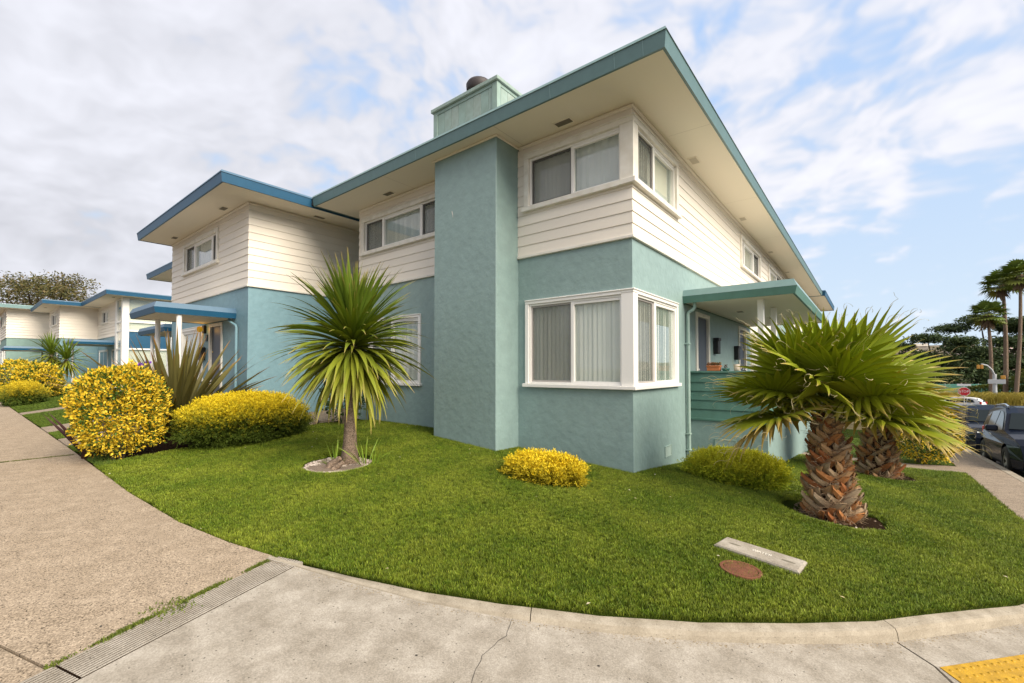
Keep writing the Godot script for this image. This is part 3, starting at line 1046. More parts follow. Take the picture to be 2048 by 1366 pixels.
# a broad tree: limbs, then leaf clumps round the limb ends
func tree(called: String, label: String, at: Vector3, h: float, spread: float, trunk_r: float, clumps: Array, leaf: Mesh, per: int, cols: Array, bark: Material, group := ""):
	var t := thing(called, label, "tree", at, group)
	var b := MB.new()
	var fork := at + V(0, h * .32, 0)
	b.tube([at + V(0, -.5, 0), at + V(trunk_r * .3, h * .16, 0), fork], [trunk_r * 1.3, trunk_r, trunk_r * .8], 9)
	var buf := PackedFloat32Array()
	for q in clumps:
		var e: Vector3 = at + V(q[0] * spread, q[1] * h, q[2] * spread)
		var m := fork.lerp(e, .55) + V(0, -h * .04, 0) + V(rng.randf_range(-1, 1), 0, rng.randf_range(-1, 1)) * spread * .04
		b.tube([fork - V(0, h * .03, 0), m, e], [trunk_r * .55, trunk_r * .32, trunk_r * .08], 6)
		var rx: float = q[3] * spread
		var ry: float = q[4] * h
		for i in int(per * q[3] * 6.0):
			var d := V(rng.randfn(), rng.randfn(), rng.randfn()).normalized() * pow(rng.randf(), .45)
			var p := e + d * V(rx, ry, rx) * (1.0 + .35 * sin(d.x * 7.0 + q[0] * 20.0) * cos(d.z * 6.0))
			var x := V(rng.randfn(), rng.randfn() * .6, rng.randfn()).normalized()
			var y := x.cross(V(rng.randfn(), rng.randfn(), rng.randfn())).normalized()
			var s := rng.randf_range(.6, 1.4)
			push(buf, x * s, y * s, x.cross(y) * s, p, cols[rng.randi() % cols.size()] * rng.randf_range(.8, 1.2))
	obj("trunk", b, bark, t)
	scatter("crown", leaf, buf, t)

func tall_palm(label: String, at: Vector3, top: Vector3, r: float, R: float):
	var t := thing("tall_palm", label, "palm", at, "tall palms by the crossroads")
	var b := MB.new()
	var pts := []
	var rad := []
	for i in 9:
		var k := i / 8.0
		pts.append(at.lerp(top, k) + V(sin(k * 2.4) * .35, 0, 0)); rad.append(r * lerpf(1.25, .75, k))
	b.tube(pts, rad, 10)
	obj("trunk", b, M.bark, t)
	var e: Vector3 = pts[8]
	var sk := MB.new()
	sk.usec = true
	for i in 160:
		var az := rng.randf() * TAU
		var o := e + V(cos(az) * .25, rng.randf_range(-1.3, .2), sin(az) * .25)
		var d := V(cos(az) * .55, -.9, sin(az) * .55) * rng.randf_range(.6, 1.3)
		var s := V(-sin(az), 0, cos(az)) * .09
		sk.col = Color(.22, .15, .10).lerp(Color(.34, .24, .17), rng.randf())
		sk.strip([o - s, o + d - s * .4], [o + s, o + d + s * .4])
	obj("dead_leaf_skirt", sk, M.fine, t)
	for i in 30:
		var f := (i + .5) / 30
		var az := i * 2.39996
		var el := lerpf(1.3, -.65, f) + rng.randf_range(-.15, .15)
		var fr := MB.new()
		fr.usec = true
		var a := V(cos(az) * cos(el), sin(el), sin(az) * cos(el))
		var s := V(-sin(az), 0, cos(az))
		var o := e + a * R * .5
		fr.col = Color(.12, .19, .04).lerp(Color(.30, .28, .06), f * rng.randf())
		fr.tube([e, o], [.05, .03], 4, false)
		for k in 13:
			var th := lerpf(-1.9, 1.9, k / 12.0)
			var d := (a * cos(th) + s * sin(th)) * R * .55
			var w := (-a * sin(th) + s * cos(th)) * R * .05
			fr.strip([o - w * .3, o + d * .6 - w, o + d + V(0, -.12 * R, 0)], [o + w * .3, o + d * .6 + w, o + d + V(0, -.12 * R, 0)])
		obj("frond", fr, M.blade, t)

# ------------------------------------------------------------------ cars
func wheel_mesh(r: float, w: float) -> ArrayMesh:
	var b := MB.new()
	b.lathe([Vector2(r * .62, -w / 2), Vector2(r * .9, -w / 2), Vector2(r, -w * .36), Vector2(r, w * .36), Vector2(r * .9, w / 2), Vector2(r * .62, w / 2), Vector2(r * .6, w * .2), Vector2(r * .6, -w * .2), Vector2(r * .62, -w / 2)], 28)
	return b.mesh(M.tyre)

func rim_mesh(r: float, w: float) -> ArrayMesh:
	var b := MB.new()
	b.lathe([Vector2(r * .55, w * .40), Vector2(r * .64, w * .46), Vector2(r * .64, w * .3), Vector2(r * .56, -w * .2), Vector2(0, -w * .2)], 28)
	b.lathe([Vector2(0, w * .36), Vector2(r * .12, w * .36), Vector2(r * .14, w * .1)], 12)
	for k in 5:
		var a := TAU * k / 5
		var d := V(cos(a), 0, sin(a))
		var s := V(-sin(a), 0, cos(a))
		b.quado(d * r * .08 + s * r * .09 + V(0, w * .34, 0), d * r * .08 - s * r * .09 + V(0, w * .34, 0), d * r * .60 - s * r * .15 + V(0, w * .42, 0), d * r * .60 + s * r * .15 + V(0, w * .42, 0), V(0, 1, 0))
		for g in [-1, 1]:
			b.quado(d * r * .08 + s * r * .09 * g + V(0, w * .34, 0), d * r * .60 + s * r * .15 * g + V(0, w * .42, 0), d * r * .60 + s * r * .15 * g, d * r * .08 + s * r * .09 * g, s * g)
	return b.mesh(M.rim)

func half_w(y: float, x: float) -> float:
	var w := .90 - .05 * pow(maxf(0, .55 - y) / .35, 2)
	if y > .98: w = .87 - (y - .98) * .33
	elif y > .7: w = .90 - (y - .7) * .1
	var ends := clampf((absf(x) - 1.5) / .8, 0, 1)
	return w * (1.0 - .16 * ends * ends)

func car(label: String, group: String, at: Vector3, yaw: float, pitch: float, paint: Material, rails := true, scale_y := 1.0, detail := true):
	var t := thing("parked_car" if group.begins_with("cars parked") else "car", label, "car", at, group)
	t.transform = Transform3D(Basis(Vector3.UP, yaw) * Basis(Vector3.BACK, pitch), at)     # its own +x is forward
	var T := t.transform
	var R := .36
	var wx := [1.34, -1.34]
	# upper outline of the body side, rear to front
	var top := [Vector2(-2.22, .30), Vector2(-2.30, .48), Vector2(-2.28, .80), Vector2(-2.20, 1.05), Vector2(-1.98, 1.36), Vector2(-1.78, 1.56), Vector2(-1.3, 1.65), Vector2(-.4, 1.68), Vector2(.1, 1.64), Vector2(.45, 1.50), Vector2(1.02, 1.08), Vector2(1.5, 1.02), Vector2(1.95, .93), Vector2(2.17, .80), Vector2(2.26, .62), Vector2(2.27, .40), Vector2(2.18, .25)]
	var low := [Vector2(1.34 + .43, .24)]
	for w in [1.34, -1.34]:
		for k in 11:
			var a := PI * k / 10
			low.append(Vector2(w + cos(a) * .43, .36 + sin(a) * .43 - (.10 if k == 0 or k == 10 else 0.0)))
	low.append(Vector2(-1.34 - .43, .26))
	var poly := PackedVector2Array()
	for q in top: poly.append(Vector2(q.x, q.y * scale_y))
	for q in low: poly.append(q)
	var b := MB.new()
	# side skin, cut into bands so that it curves with height
	for s in [-1, 1]:
		for band in [[.0, .45], [.45, .75], [.75, 1.0], [1.0, 1.25], [1.25, 1.5], [1.5, 1.8]]:
			var strip_ := PackedVector2Array([Vector2(-3, band[0]), Vector2(3, band[0]), Vector2(3, band[1]), Vector2(-3, band[1])])
			for part in Geometry2D.intersect_polygons(poly, strip_):
				var tr := Geometry2D.triangulate_polygon(part)
				for k in range(0, tr.size(), 3):
					var q := []
					for e in 3: q.append(V(part[tr[k + e]].x, part[tr[k + e]].y, s * half_w(part[tr[k + e]].y, part[tr[k + e]].x)))
					b.trio(q[0], q[1], q[2], V(0, 0, s))
	for k in top.size() - 1:
		var p: Vector2 = poly[k]
		var q: Vector2 = poly[k + 1]
		var n := V(-(q.y - p.y), q.x - p.x, 0)
		var hp := half_w(p.y, p.x)
		var hq := half_w(q.y, q.x)
		for m in [[-1.0, -.7], [-.7, 0.0], [0.0, .7], [.7, 1.0]]:
			var cr := [0.0, 0.0]
			for e in 2: cr[e] = (1.0 - m[e] * m[e]) * .035
			var un := n.normalized()
			b.quado(V(p.x, p.y, hp * m[0]) + un * cr[0], V(p.x, p.y, hp * m[1]) + un * cr[1], V(q.x, q.y, hq * m[1]) + un * cr[1], V(q.x, q.y, hq * m[0]) + un * cr[0], n)
	obj("body", b, paint, t, T)
	var under := MB.new()
	under.box(V(-2.1, .2, -.72), V(2.1, .5, .72))
	obj("underbody", under, M.black, t, T)
	# glass
	for s in [-1, 1]:
		for g in [[Vector2(-1.78, 1.12), Vector2(-1.62, 1.42), Vector2(-1.2, 1.53), Vector2(-1.12, 1.10)], [Vector2(-1.06, 1.09), Vector2(-1.12, 1.54), Vector2(-.28, 1.57), Vector2(-.22, 1.07)], [Vector2(-.16, 1.07), Vector2(-.2, 1.57), Vector2(.1, 1.54), Vector2(.38, 1.42), Vector2(.80, 1.09)]]:
			var gb := MB.new()
			for k in range(1, g.size() - 1):
				var q := []
				for e in [g[0], g[k], g[k + 1]]: q.append(V(e.x, e.y * scale_y, s * (half_w(e.y * scale_y, e.x) + .006)))
				gb.trio(q[0], q[1], q[2], V(0, 0, s))
			obj("window", gb, M.car_glass, t, T)
	for g in [["windscreen", Vector2(.44, 1.49), Vector2(.98, 1.10), V(1, 1, 0)], ["rear_window", Vector2(-1.80, 1.52), Vector2(-2.14, 1.12), V(-1, 1, 0)]]:
		var gb := MB.new()
		var p: Vector2 = g[1]
		var q: Vector2 = g[2]
		var o: Vector3 = g[3].normalized() * .045
		gb.quado(V(p.x, p.y * scale_y, -.62) + o, V(p.x, p.y * scale_y, .62) + o, V(q.x, q.y * scale_y, .76) + o, V(q.x, q.y * scale_y, -.76) + o, g[3])
		obj(g[0], gb, M.car_glass, t, T)
	var tm := wheel_mesh(R, .23)
	var rm := rim_mesh(R, .23)
	for x in wx:
		for s in [-1, 1]:
			var W := T * Transform3D(Basis(Vector3.RIGHT, PI / 2 * s), V(x, R, s * .79))
			var wh := piece("wheel", tm, t, W)
			if detail: piece("rim", rm, wh, W)
	for s in [-1, 1]:
		var h := MB.new()
		h.box(V(1.92, .70, s * .58 - .16), V(2.19, .82, s * .58 + .16), .03)
		obj("headlight", h, M.headlight, t, T)
		var r2 := MB.new()
		r2.box(V(-2.30, .85, s * .70 - .07), V(-2.12, 1.10, s * .70 + .07), .03)
		obj("tail_light", r2, M.tail, t, T)
		if not detail: continue
		var mi := MB.new()
		mi.box(V(.55, 1.05, s * 1.0 - .11), V(.70, 1.20, s * 1.0 + .11), .03)
		obj("mirror", mi, paint, t, T)
		var hd := MB.new()
		for x in [-.1, -1.05]: hd.box(V(x - .2, .93, s * .905 - .012), V(x, .96, s * .905 + .012), .004)
		obj("door_handles", hd, M.chrome, t, T)
		if rails:
			var rl := MB.new()
			rl.tube([T * V(-1.5, 1.64 * scale_y, s * .60), T * V(-1.3, 1.72 * scale_y, s * .60), T * V(-.2, 1.745 * scale_y, s * .60), T * V(.15, 1.68 * scale_y, s * .60)], [.02, .02, .02, .02], 6)
			obj("roof_rail", rl, M.chrome, t)
	if detail:
		var gr := MB.new()
		gr.box(V(2.20, .55, -.42), V(2.285, .72, .42), .01)
		obj("grille", gr, M.black, t, T)
		var lg := MB.new()
		lg.box(V(2.18, .30, -.6), V(2.29, .42, .6), .02)
		obj("bumper_intake", lg, M.black, t, T)

# ------------------------------------------------------------------ sky
func make_sky() -> Image:
	var w := 2048
	var h := 1024
	var f := FastNoiseLite.new()
	f.seed = 11
	f.noise_type = FastNoiseLite.TYPE_SIMPLEX_SMOOTH
	f.frequency = .85
	f.fractal_octaves = 5
	f.fractal_gain = .55
	var g := FastNoiseLite.new()
	g.seed = 4
	g.frequency = 4.2
	g.fractal_octaves = 4
	g.fractal_gain = .6
	var data := PackedFloat32Array()
	data.resize(w * h * 3)
	var top := Vector3(.165, .245, .390)
	var low := Vector3(.305, .355, .395)
	var cirrus := Vector3(.348, .351, .380)
	for j in h:
		var th := (j + .5) / h * PI
		var y := cos(th)
		var r := sin(th)
		if j > h / 2:
			for i in w:
				var k := (j * w + i) * 3
				data[k] = .14; data[k + 1] = .13; data[k + 2] = .10
			continue
		var inv := 1.25 / (y + .30)
		var lowness := 1.0 - smoothstep(.0, .42, y)
		var base := top.lerp(low, pow(1.0 - y, 2.2))
		for i in w:
			var az := float(i) / w * TAU
			var dx := r * sin(az)
			var dz := -r * cos(az)
			var px := dx * inv
			var pz := dz * inv
			var a := f.get_noise_2d(px, pz)
			var d := g.get_noise_2d(px + a * .25, pz)
			var left := dx * -.78 + dz * .62      # towards the overcast side
			var cover := .36 + .42 * left - .74 * lowness * clampf(.55 - left * 1.3, 0, 1) + .25 * lowness * clampf(left, 0, 1)
			var den := smoothstep(-.34, .36, a * .55 + d * .72 + cover)
			var shade := clampf(1.0 + d * .16 + a * .12 - .12 * clampf(left, 0, 1) * den - .10 * lowness * clampf(left, 0, 1), .6, 1.2)
			var c := base.lerp(cirrus * shade, den * .97)
			var k := (j * w + i) * 3
			data[k] = c.x; data[k + 1] = c.y; data[k + 2] = c.z
	return Image.create_from_data(w, h, false, Image.FORMAT_RGBF, data.to_byte_array())

# ------------------------------------------------------------------ the scene
func _ready():
	rng.seed = 20240611
	var cam := Camera3D.new()
	cam.name = "camera"
	cam.near = .1
	cam.far = 3000.0
	cam.projection = Camera3D.PROJECTION_FRUSTUM
	cam.keep_aspect = Camera3D.KEEP_HEIGHT
	cam.size = 2 * .1 * 683.0 / 891.026
	cam.frustum_offset = Vector2(0, .1 * 34.68 / 891.026)
	cam.position = V(2.720, 1.527, 6.260)
	cam.rotation = V(deg_to_rad(1.378), deg_to_rad(38.668), 0)
	add_child(cam)
	cam.current = true

	var env := Environment.new()
	env.background_mode = Environment.BG_SKY
	var sky := Sky.new()
	var pan := PanoramaSkyMaterial.new()
	pan.panorama = ImageTexture.create_from_image(make_sky())
	sky.sky_material = pan
	env.sky = sky
	env.background_energy_multiplier = 1.0
	env.tonemap_mode = Environment.TONE_MAPPER_LINEAR
	env.tonemap_exposure = 2.5
	env.sdfgi_enabled = true
	env.ssao_enabled = true
	env.ssil_enabled = true
	var we := WorldEnvironment.new()
	we.environment = env
	add_child(we)

	var sun := DirectionalLight3D.new()
	sun.name = "sun"
	sun.light_energy = .8
	sun.light_color = Color(1.0, .95, .87)
	sun.light_angular_distance = 45.0
	sun.shadow_enabled = true
	add_child(sun)
	sun.look_at_from_position(V(9, 6.6, 1.0), Vector3.ZERO)

	materials()
	make_ground_grid()
	ground()
	corner_house()
	blue_house()
	row_houses()
	right_background()
	far_trees()
	planting()
	parked_cars()
	small_things()
	turf()

const LAWN := [[-6.96, 4.84], [-5.7, 4.87], [-4.49, 4.87], [-2.7, 4.82], [-1.73, 4.71], [-1.11, 4.59], [-.91, 4.52], [-.36, 4.37], [.24, 4.15], [.74, 3.91], [1.31, 3.58], [1.84, 3.19], [2.34, 2.73], [2.73, 2.33], [3.15, 1.76], [3.58, 1.16], [3.95, .45], [4.18, -.4], [4.3, -1.6], [4.3, -7.2], [1.315, -7.2], [1.315, -2.73], [0, -2.73], [0, 0], [-2.143, 0], [-2.143, .61], [-3.695, .61], [-3.695, 0], [-6.55, 0], [-6.72, .55], [-6.9, 1.1], [-6.9, 1.8], [-6.7, 2.84], [-6.85, 3.6], [-6.95, 4.2]]

func poly(a: Array) -> PackedVector2Array:
	var p := PackedVector2Array()
	for q in a: p.append(Vector2(q[0], q[1]))
	return p

func ground():
	# the land as one sheet out to the horizon
	var xs := [-900.0, -400.0, -200.0, -120.0, -80.0, -50.0, -30.0, -20.0, -12.0, -6.0, -2.0, 2.0, 5.2, 9.0, 14.0, 20.0, 30.0, 50.0, 90.0, 200.0, 420.0, 900.0]
	var zs := [-900.0, -420.0, -220.0, -140.0, -110.0, -90.0, -75.0, -60.0, -45.0, -35.0, -25.0, -18.0, -12.0, -8.0, -4.0, -1.0, 2.0, 6.0, 10.0, 20.0, 60.0, 200.0, 900.0]
	var b := MB.new()
	var id := []
	for z in zs:
		for x in xs:
			var y := walk_y(clampf(z, -200, 0)) - .35
			if x < 3.0: y = lerpf(y, -.55, clampf((3.0 - x) / 5.0, 0, 1))
			if z > 6: y = -.75
			id.append(b.vert(V(x, y, z), Vector3.UP))
	for j in zs.size() - 1:
		for i in xs.size() - 1:
			var k: int = j * xs.size() + i
			var w := xs.size()
			b.ix.append_array(PackedInt32Array([id[k], id[k + 1], id[k + w + 1], id[k], id[k + w + 1], id[k + w]]))
	struct("ground", b, M.earth)

	# turf base
	var lawn := sheet(poly(LAWN), .22, gy, 0.0, .25)
	struct("lawn", lawn, M.turf)

	# left pavement: brown exposed-aggregate slabs with open joints
	var flat := func(_x, _z): return 0.0
	var pave := Node3D.new()
	pave.name = "pavement"
	pave.set_meta("kind", "structure")
	add_child(pave)
	var e := .006
	var slabs := [
		[[-1.06, 4.61], [-.575, 5.93], [-1.5, 6.20], [-2.6, 6.52], [-4.6, 7.1], [-8.40, 7.6], [-8.40, 4.855], [-4.49, 4.88], [-2.7, 4.83], [-1.73, 4.72], [-1.11, 4.60]],
		[[-.57, 5.945], [-.30, 6.7], [.1, 8.2], [-8.4, 8.2], [-8.4, 7.62], [-4.6, 7.115], [-2.6, 6.535], [-1.5, 6.215]]]
	for k in 14:
		var x1 := -8.42 - k * 6.3
		slabs.append([[x1, 4.85], [x1, 8.2], [x1 - 6.28, 8.2], [x1 - 6.28, 4.85]])
	for s in slabs: obj("slab", sheet(poly(s), 2.0, flat, 0.0, .2), M.walk, pave)
	for s in [[-8.41, 4.9, 6.6], [-14.71, 4.9, 6.2]]:       # moss in the joints
		pass
	# the street beyond the left pavement
	struct("road_left", sheet(poly([[-100, 8.25], [-2, 8.25], [2, 12], [2, 20], [-100, 20]]), 20.0, func(_x, _z): return -.14, 0.0, 0.0), M.asphalt)

	# concrete corner ramp: two slabs, grooved strip, crack, tactile panel
	var ramp := Node3D.new()
	ramp.name = "corner_ramp"
	ramp.set_meta("kind", "structure")
	add_child(ramp)
	var kerb_out := kerb_line(.085)
	var r1 := [[-.798, 4.512], [-.329, 5.86], [.48, 8.2], [7.0, 8.2], [7.0, 6.2], [4.2, 3.3], [3.2, 2.93], [3.0, 2.51], [2.735, 2.255]]
	for k in range(kerb_out.size() - 1, -1, -1):
		if kerb_out[k].x < 2.70: r1.append([kerb_out[k].x, kerb_out[k].y])
	obj("slab", sheet(poly(r1), .5, ramp_y, 0.0, .2), M.concrete, ramp)
	var r2 := []
	for k in kerb_out.size():
		if kerb_out[k].x > 2.82: r2.append([kerb_out[k].x, kerb_out[k].y])
	r2.append_array([[6.5, -.42], [7.2, 4.0], [7.0, 6.15], [4.22, 3.28], [3.22, 2.915], [3.013, 2.50], [2.748, 2.246]])
	obj("slab", sheet(poly(r2), .5, ramp_y, 0.0, .2), M.concrete, ramp)
	# grooved strip along the left edge of the ramp
	var a0 := Vector2(-1.05, 4.585)
	var a1 := Vector2(-.565, 5.925)
	var b0 := Vector2(-.80, 4.51)
	var b1 := Vector2(-.33, 5.86)
	for part in [[0.0, .985], [.993, 2.6]]:
		var base := MB.new()
		var c4 := [a0.lerp(a1, part[0]), b0.lerp(b1, part[0]), b0.lerp(b1, part[1]), a0.lerp(a1, part[1])]
		base.quado(V(c4[0].x, -.020, c4[0].y), V(c4[1].x, -.020, c4[1].y), V(c4[2].x, -.020, c4[2].y), V(c4[3].x, -.020, c4[3].y), Vector3.UP)
		obj("groove_dirt", base, M.vent, ramp)
		var n := 11
		for k in n:
			var gs := MB.new()
			var pr := [[.0, -.02], [.05, .0045], [.09, .006], [.70, .006], [.74, .0045], [.79, -.02]]
			var gd := MB.new()
			for c in 5:
				var f0: float = (k + pr[c][0]) / n
				var f1: float = (k + pr[c + 1][0]) / n
				var s0 := a0.lerp(b0, f0)
				var s1 := a0.lerp(b0, f1)
				var t0 := a1.lerp(b1, f0)
				var t1 := a1.lerp(b1, f1)
				var q := [s0.lerp(t0, part[0]), s1.lerp(t1, part[0]), s1.lerp(t1, part[1]), s0.lerp(t0, part[1])]
				var hh := [pr[c][1], pr[c + 1][1], pr[c + 1][1], pr[c][1]]
				var vv := []
				for m in 4: vv.append(V(q[m].x, hh[m], q[m].y))
				(gd if c == 0 or c == 4 else gs).quado(vv[0], vv[1], vv[2], vv[3], Vector3.UP)
			obj("groove_dirt", gd, M.soil, ramp)
			obj("ridge", gs, M.concrete, ramp)
	# hairline crack across the ramp
	var cr := MB.new()
	var l := []
	var r := []
	var p := Vector2(.86, 3.93)
	var dir := Vector2(.12, 1.0).normalized()
	for k in 46:
		var w := rng.randf_range(.0006, .0022)
		var pp := p + Vector2(rng.randf_range(-.006, .006), 0)
		l.append(V(pp.x - w, ramp_y(pp.x, pp.y) + .002, pp.y)); r.append(V(pp.x + w, ramp_y(pp.x, pp.y) + .002, pp.y))
		dir = (Vector2(.42, .9) + Vector2(rng.randf_range(-.5, .5), 0)).normalized()
		p += dir * .04
	cr.strip(l, r)
	obj("crack", cr, M.dark_gap, ramp)
	# yellow tactile panel
	var o := Vector2(3.03, 2.50)
	var e1 := Vector2(.60, -.80)
	var e2 := Vector2(.62, .785)
	var tp := MB.new()
	var cs := [o, o + e1 * 1.25, o + e1 * 1.25 + e2 * .9, o + e2 * .9]
	var v3 := []
	for c in cs: v3.append(V(c.x, ramp_y(c.x, c.y) + .005, c.y))
	tp.quado(v3[0], v3[1], v3[2], v3[3], Vector3.UP)
	for k in 4:
		tp.quado(v3[k], v3[(k + 1) % 4], v3[(k + 1) % 4] - V(0, .02, 0), v3[k] - V(0, .02, 0), (v3[k] + v3[(k + 1) % 4]) / 2 - (v3[0] + v3[2]) / 2)
	var panel := thing("tactile_panel", "yellow tactile warning panel with raised domes set in the concrete ramp", "tactile paving", (v3[0] + v3[2]) / 2)
	obj("panel", tp, M.yellow, panel)
	var dm := MB.new()
	dm.lathe([Vector2(0, .0055), Vector2(.007, .005), Vector2(.0115, 0)], 10)
	var dmesh := dm.mesh(M.yellow)
	for i in 20:
		for j in 14:
			var c := o + e1 * (.04 + i * .06) + e2 * (.04 + j * .06)
			if (V(c.x, 0, c.y) - V(3.3, 0, 2.3)).length() > .62: continue
			piece("dome", dmesh, panel, Transform3D(Basis.IDENTITY, V(c.x, ramp_y(c.x, c.y) + .0052, c.y)))

	# kerb along the turf: stones with open joints
	var inner := kerb_line(-.01)
	var outer := kerb_line(.085)
	var cuts := [0, 13, 21, 29, 37, 45, 200]
	var kerb := Node3D.new()
	kerb.name = "kerb"
	kerb.set_meta("kind", "structure")
	add_child(kerb)
	var joints := [.86, 2.745, 3.57]
	var start := 0
	for jn in joints + [99.0]:
		var ks := []
		for k in range(start, inner.size()):
			ks.append(k)
			if inner[k].x > jn: break
		start = ks[-1]
		if ks.size() < 2: continue
		var kb := MB.new()
		var rows := []
		for k in ks:
			var i3: Vector2 = inner[k]
			var o3: Vector2 = outer[k]
			if k == ks[0]: i3 = i3.lerp(inner[k + 1], .02); o3 = o3.lerp(outer[k + 1], .02)
			if k == ks[-1]: i3 = i3.lerp(inner[k - 1], .03); o3 = o3.lerp(outer[k - 1], .03)
			var ty := gy(i3.x, i3.y) - .012
			var by := ramp_y(o3.x, o3.y) - .02
			var oy := maxf(ty - .012, by + .03)
			var n2: Vector2 = (o3 - i3).normalized()
			rows.append([V(i3.x, ty - .2, i3.y), V(i3.x, ty, i3.y), V(o3.x - n2.x * .03, oy, o3.y - n2.y * .03), V(o3.x - n2.x * .012, oy - .007, o3.y - n2.y * .012), V(o3.x, oy - .03, o3.y), V(o3.x + n2.x * .012, by, o3.y + n2.y * .012)])
		for c in 5:
			var sl := []
			var sr := []
			for q in rows: sl.append(q[c]); sr.append(q[c + 1])
			kb.strip(sr, sl)
		for q in [rows[0], rows[-1]]:
			var out: Vector3 = (rows[0][1] - rows[1][1]) if q == rows[0] else (rows[-1][1] - rows[-2][1])
			for c in range(1, 5): kb.trio(q[0], q[c], q[c + 1], out)
		obj("kerbstone", kb, M.kerb, kerb)

	# right pavement, kerb and street, falling away
	var wy := func(_x, z): return walk_y(z)
	var rp := Node3D.new()
	rp.name = "side_pavement"
	rp.set_meta("kind", "structure")
	add_child(rp)
	var zz := -.43
	var lens := [1.07, 1.5, 1.5, 1.5, 1.5, 1.5, 1.5, 3, 3, 3, 3, 6, 6, 12, 12, 20]
	for q in lens:
		obj("slab", sheet(poly([[4.31, zz], [5.05, zz], [5.05, zz - q + .012], [4.31, zz - q + .012]]), .9, wy, 0.0, .25), M.far_walk, rp)
		obj("kerbstone", sheet(poly([[5.056, zz], [5.2, zz], [5.2, zz - q + .012], [5.056, zz - q + .012]]), 1.5, wy, .004, .4), M.kerb, rp)
		zz -= q
	struct("road_right", sheet(poly([[5.2, 3.0], [15.0, 3.0], [15.0, -78.0], [5.2, -78.0]]), 3.0, func(_x, z): return walk_y(z) - .25, 0.0, 0.0), M.asphalt)
	struct("cross_road", sheet(poly([[-60, -62.0], [90, -62.0], [90, -77.0], [-60, -77.0]]), 15.0, func(_x, z): return walk_y(z) - .165, 0.0, 0.0), M.asphalt)
	struct("verge", sheet(poly([[15.1, 3.0], [19.0, 3.0], [19.0, -60.0], [15.1, -60.0]]), 3.0, func(_x, z): return walk_y(z), 0.0, .2), M.far_walk)

	# a path from the side pavement to the porch, and turf beyond it
	var sp := sheet(poly([[1.33, -7.22], [4.29, -7.22], [4.29, -8.3], [1.33, -8.3]]), .4, gy, .01, .15)
	struct("side_path", sp, M.far_walk)
	struct("lawn", sheet(poly([[1.33, -8.32], [4.29, -8.32], [4.29, -19.5], [.02, -19.5], [.02, -10.7], [1.33, -10.7]]), .5, gy, 0.0, .2), M.turf)
	# beds and paths between the two houses
	var bed := sheet(poly([[-7.27, 4.82], [-6.98, 4.80], [-6.86, 3.6], [-6.72, 2.84], [-6.92, 1.8], [-6.92, 1.1], [-6.74, .55], [-6.57, .02], [-7.15, .02], [-7.5, .6], [-8.2, 1.9], [-9.0, 3.4], [-9.3, 4.0], [-9.4, 4.82]]), .25, gy, -.035, .1)
	struct("planting_bed", bed, M.soil)
	var pa := Node3D.new()
	pa.name = "garden_path"
	pa.set_meta("kind", "structure")
	add_child(pa)
	for s in [[[-11.0, 4.84], [-9.7, 4.84], [-9.7, 3.5], [-11.0, 3.5]], [[-11.0, 3.49], [-9.7, 3.49], [-9.7, 2.0], [-11.0, 2.0]], [[-14.1, 4.84], [-12.7, 4.84], [-12.7, 2.0], [-14.1, 2.0]], [[-20.4, 4.84], [-19.4, 4.84], [-19.4, 1.0], [-20.4, 1.0]], [[-7.16, .0], [-7.25, .95], [-8.66, .5], [-8.66, -3.0], [-7.16, -3.0]], [[-7.28, .97], [-7.0, 1.5], [-8.66, 2.3], [-8.66, .52]]]:
		obj("slab", sheet(poly(s), .4, gy, .012, .12), M.far_walk, pa)
	# lawns along the row of houses
	for s in [[[-8.75, 4.83], [-9.66, 4.83], [-9.66, 1.9], [-8.75, 1.9], [-8.75, 3.3]], [[-11.03, 4.83], [-12.67, 4.83], [-12.67, 1.9], [-11.03, 1.9]], [[-14.13, 4.83], [-19.37, 4.83], [-19.37, -.2], [-14.4, -.2], [-14.13, 1.9]], [[-20.43, 4.83], [-60.0, 4.83], [-60.0, -2.0], [-20.43, -2.0]]]:
		struct("lawn", sheet(poly(s), .6, gy, 0.0, .2), M.turf)

func kerb_line(off: float) -> Array:     # points along the turf's street edge, moved outward
	var src := []
	for k in range(6, 18): src.append(Vector2(LAWN[k][0], LAWN[k][1]))
	src[0] = Vector2(-1.08, 4.60)
	var c := Curve2D.new()
	for k in src.size():
		var t: Vector2 = (src[mini(k + 1, src.size() - 1)] - src[maxi(k - 1, 0)]) / 6.0
		c.add_point(src[k], -t, t)
	var n := 60
	var out := []
	for k in n + 1:
		var d := c.get_baked_length() * k / n
		var p := c.sample_baked(d)
		var q := c.sample_baked(minf(d + .05, c.get_baked_length()))
		var q0 := c.sample_baked(maxf(d - .05, 0))
		var t := (q - q0).normalized()
		out.append(p + Vector2(-t.y, t.x) * off)
	return out

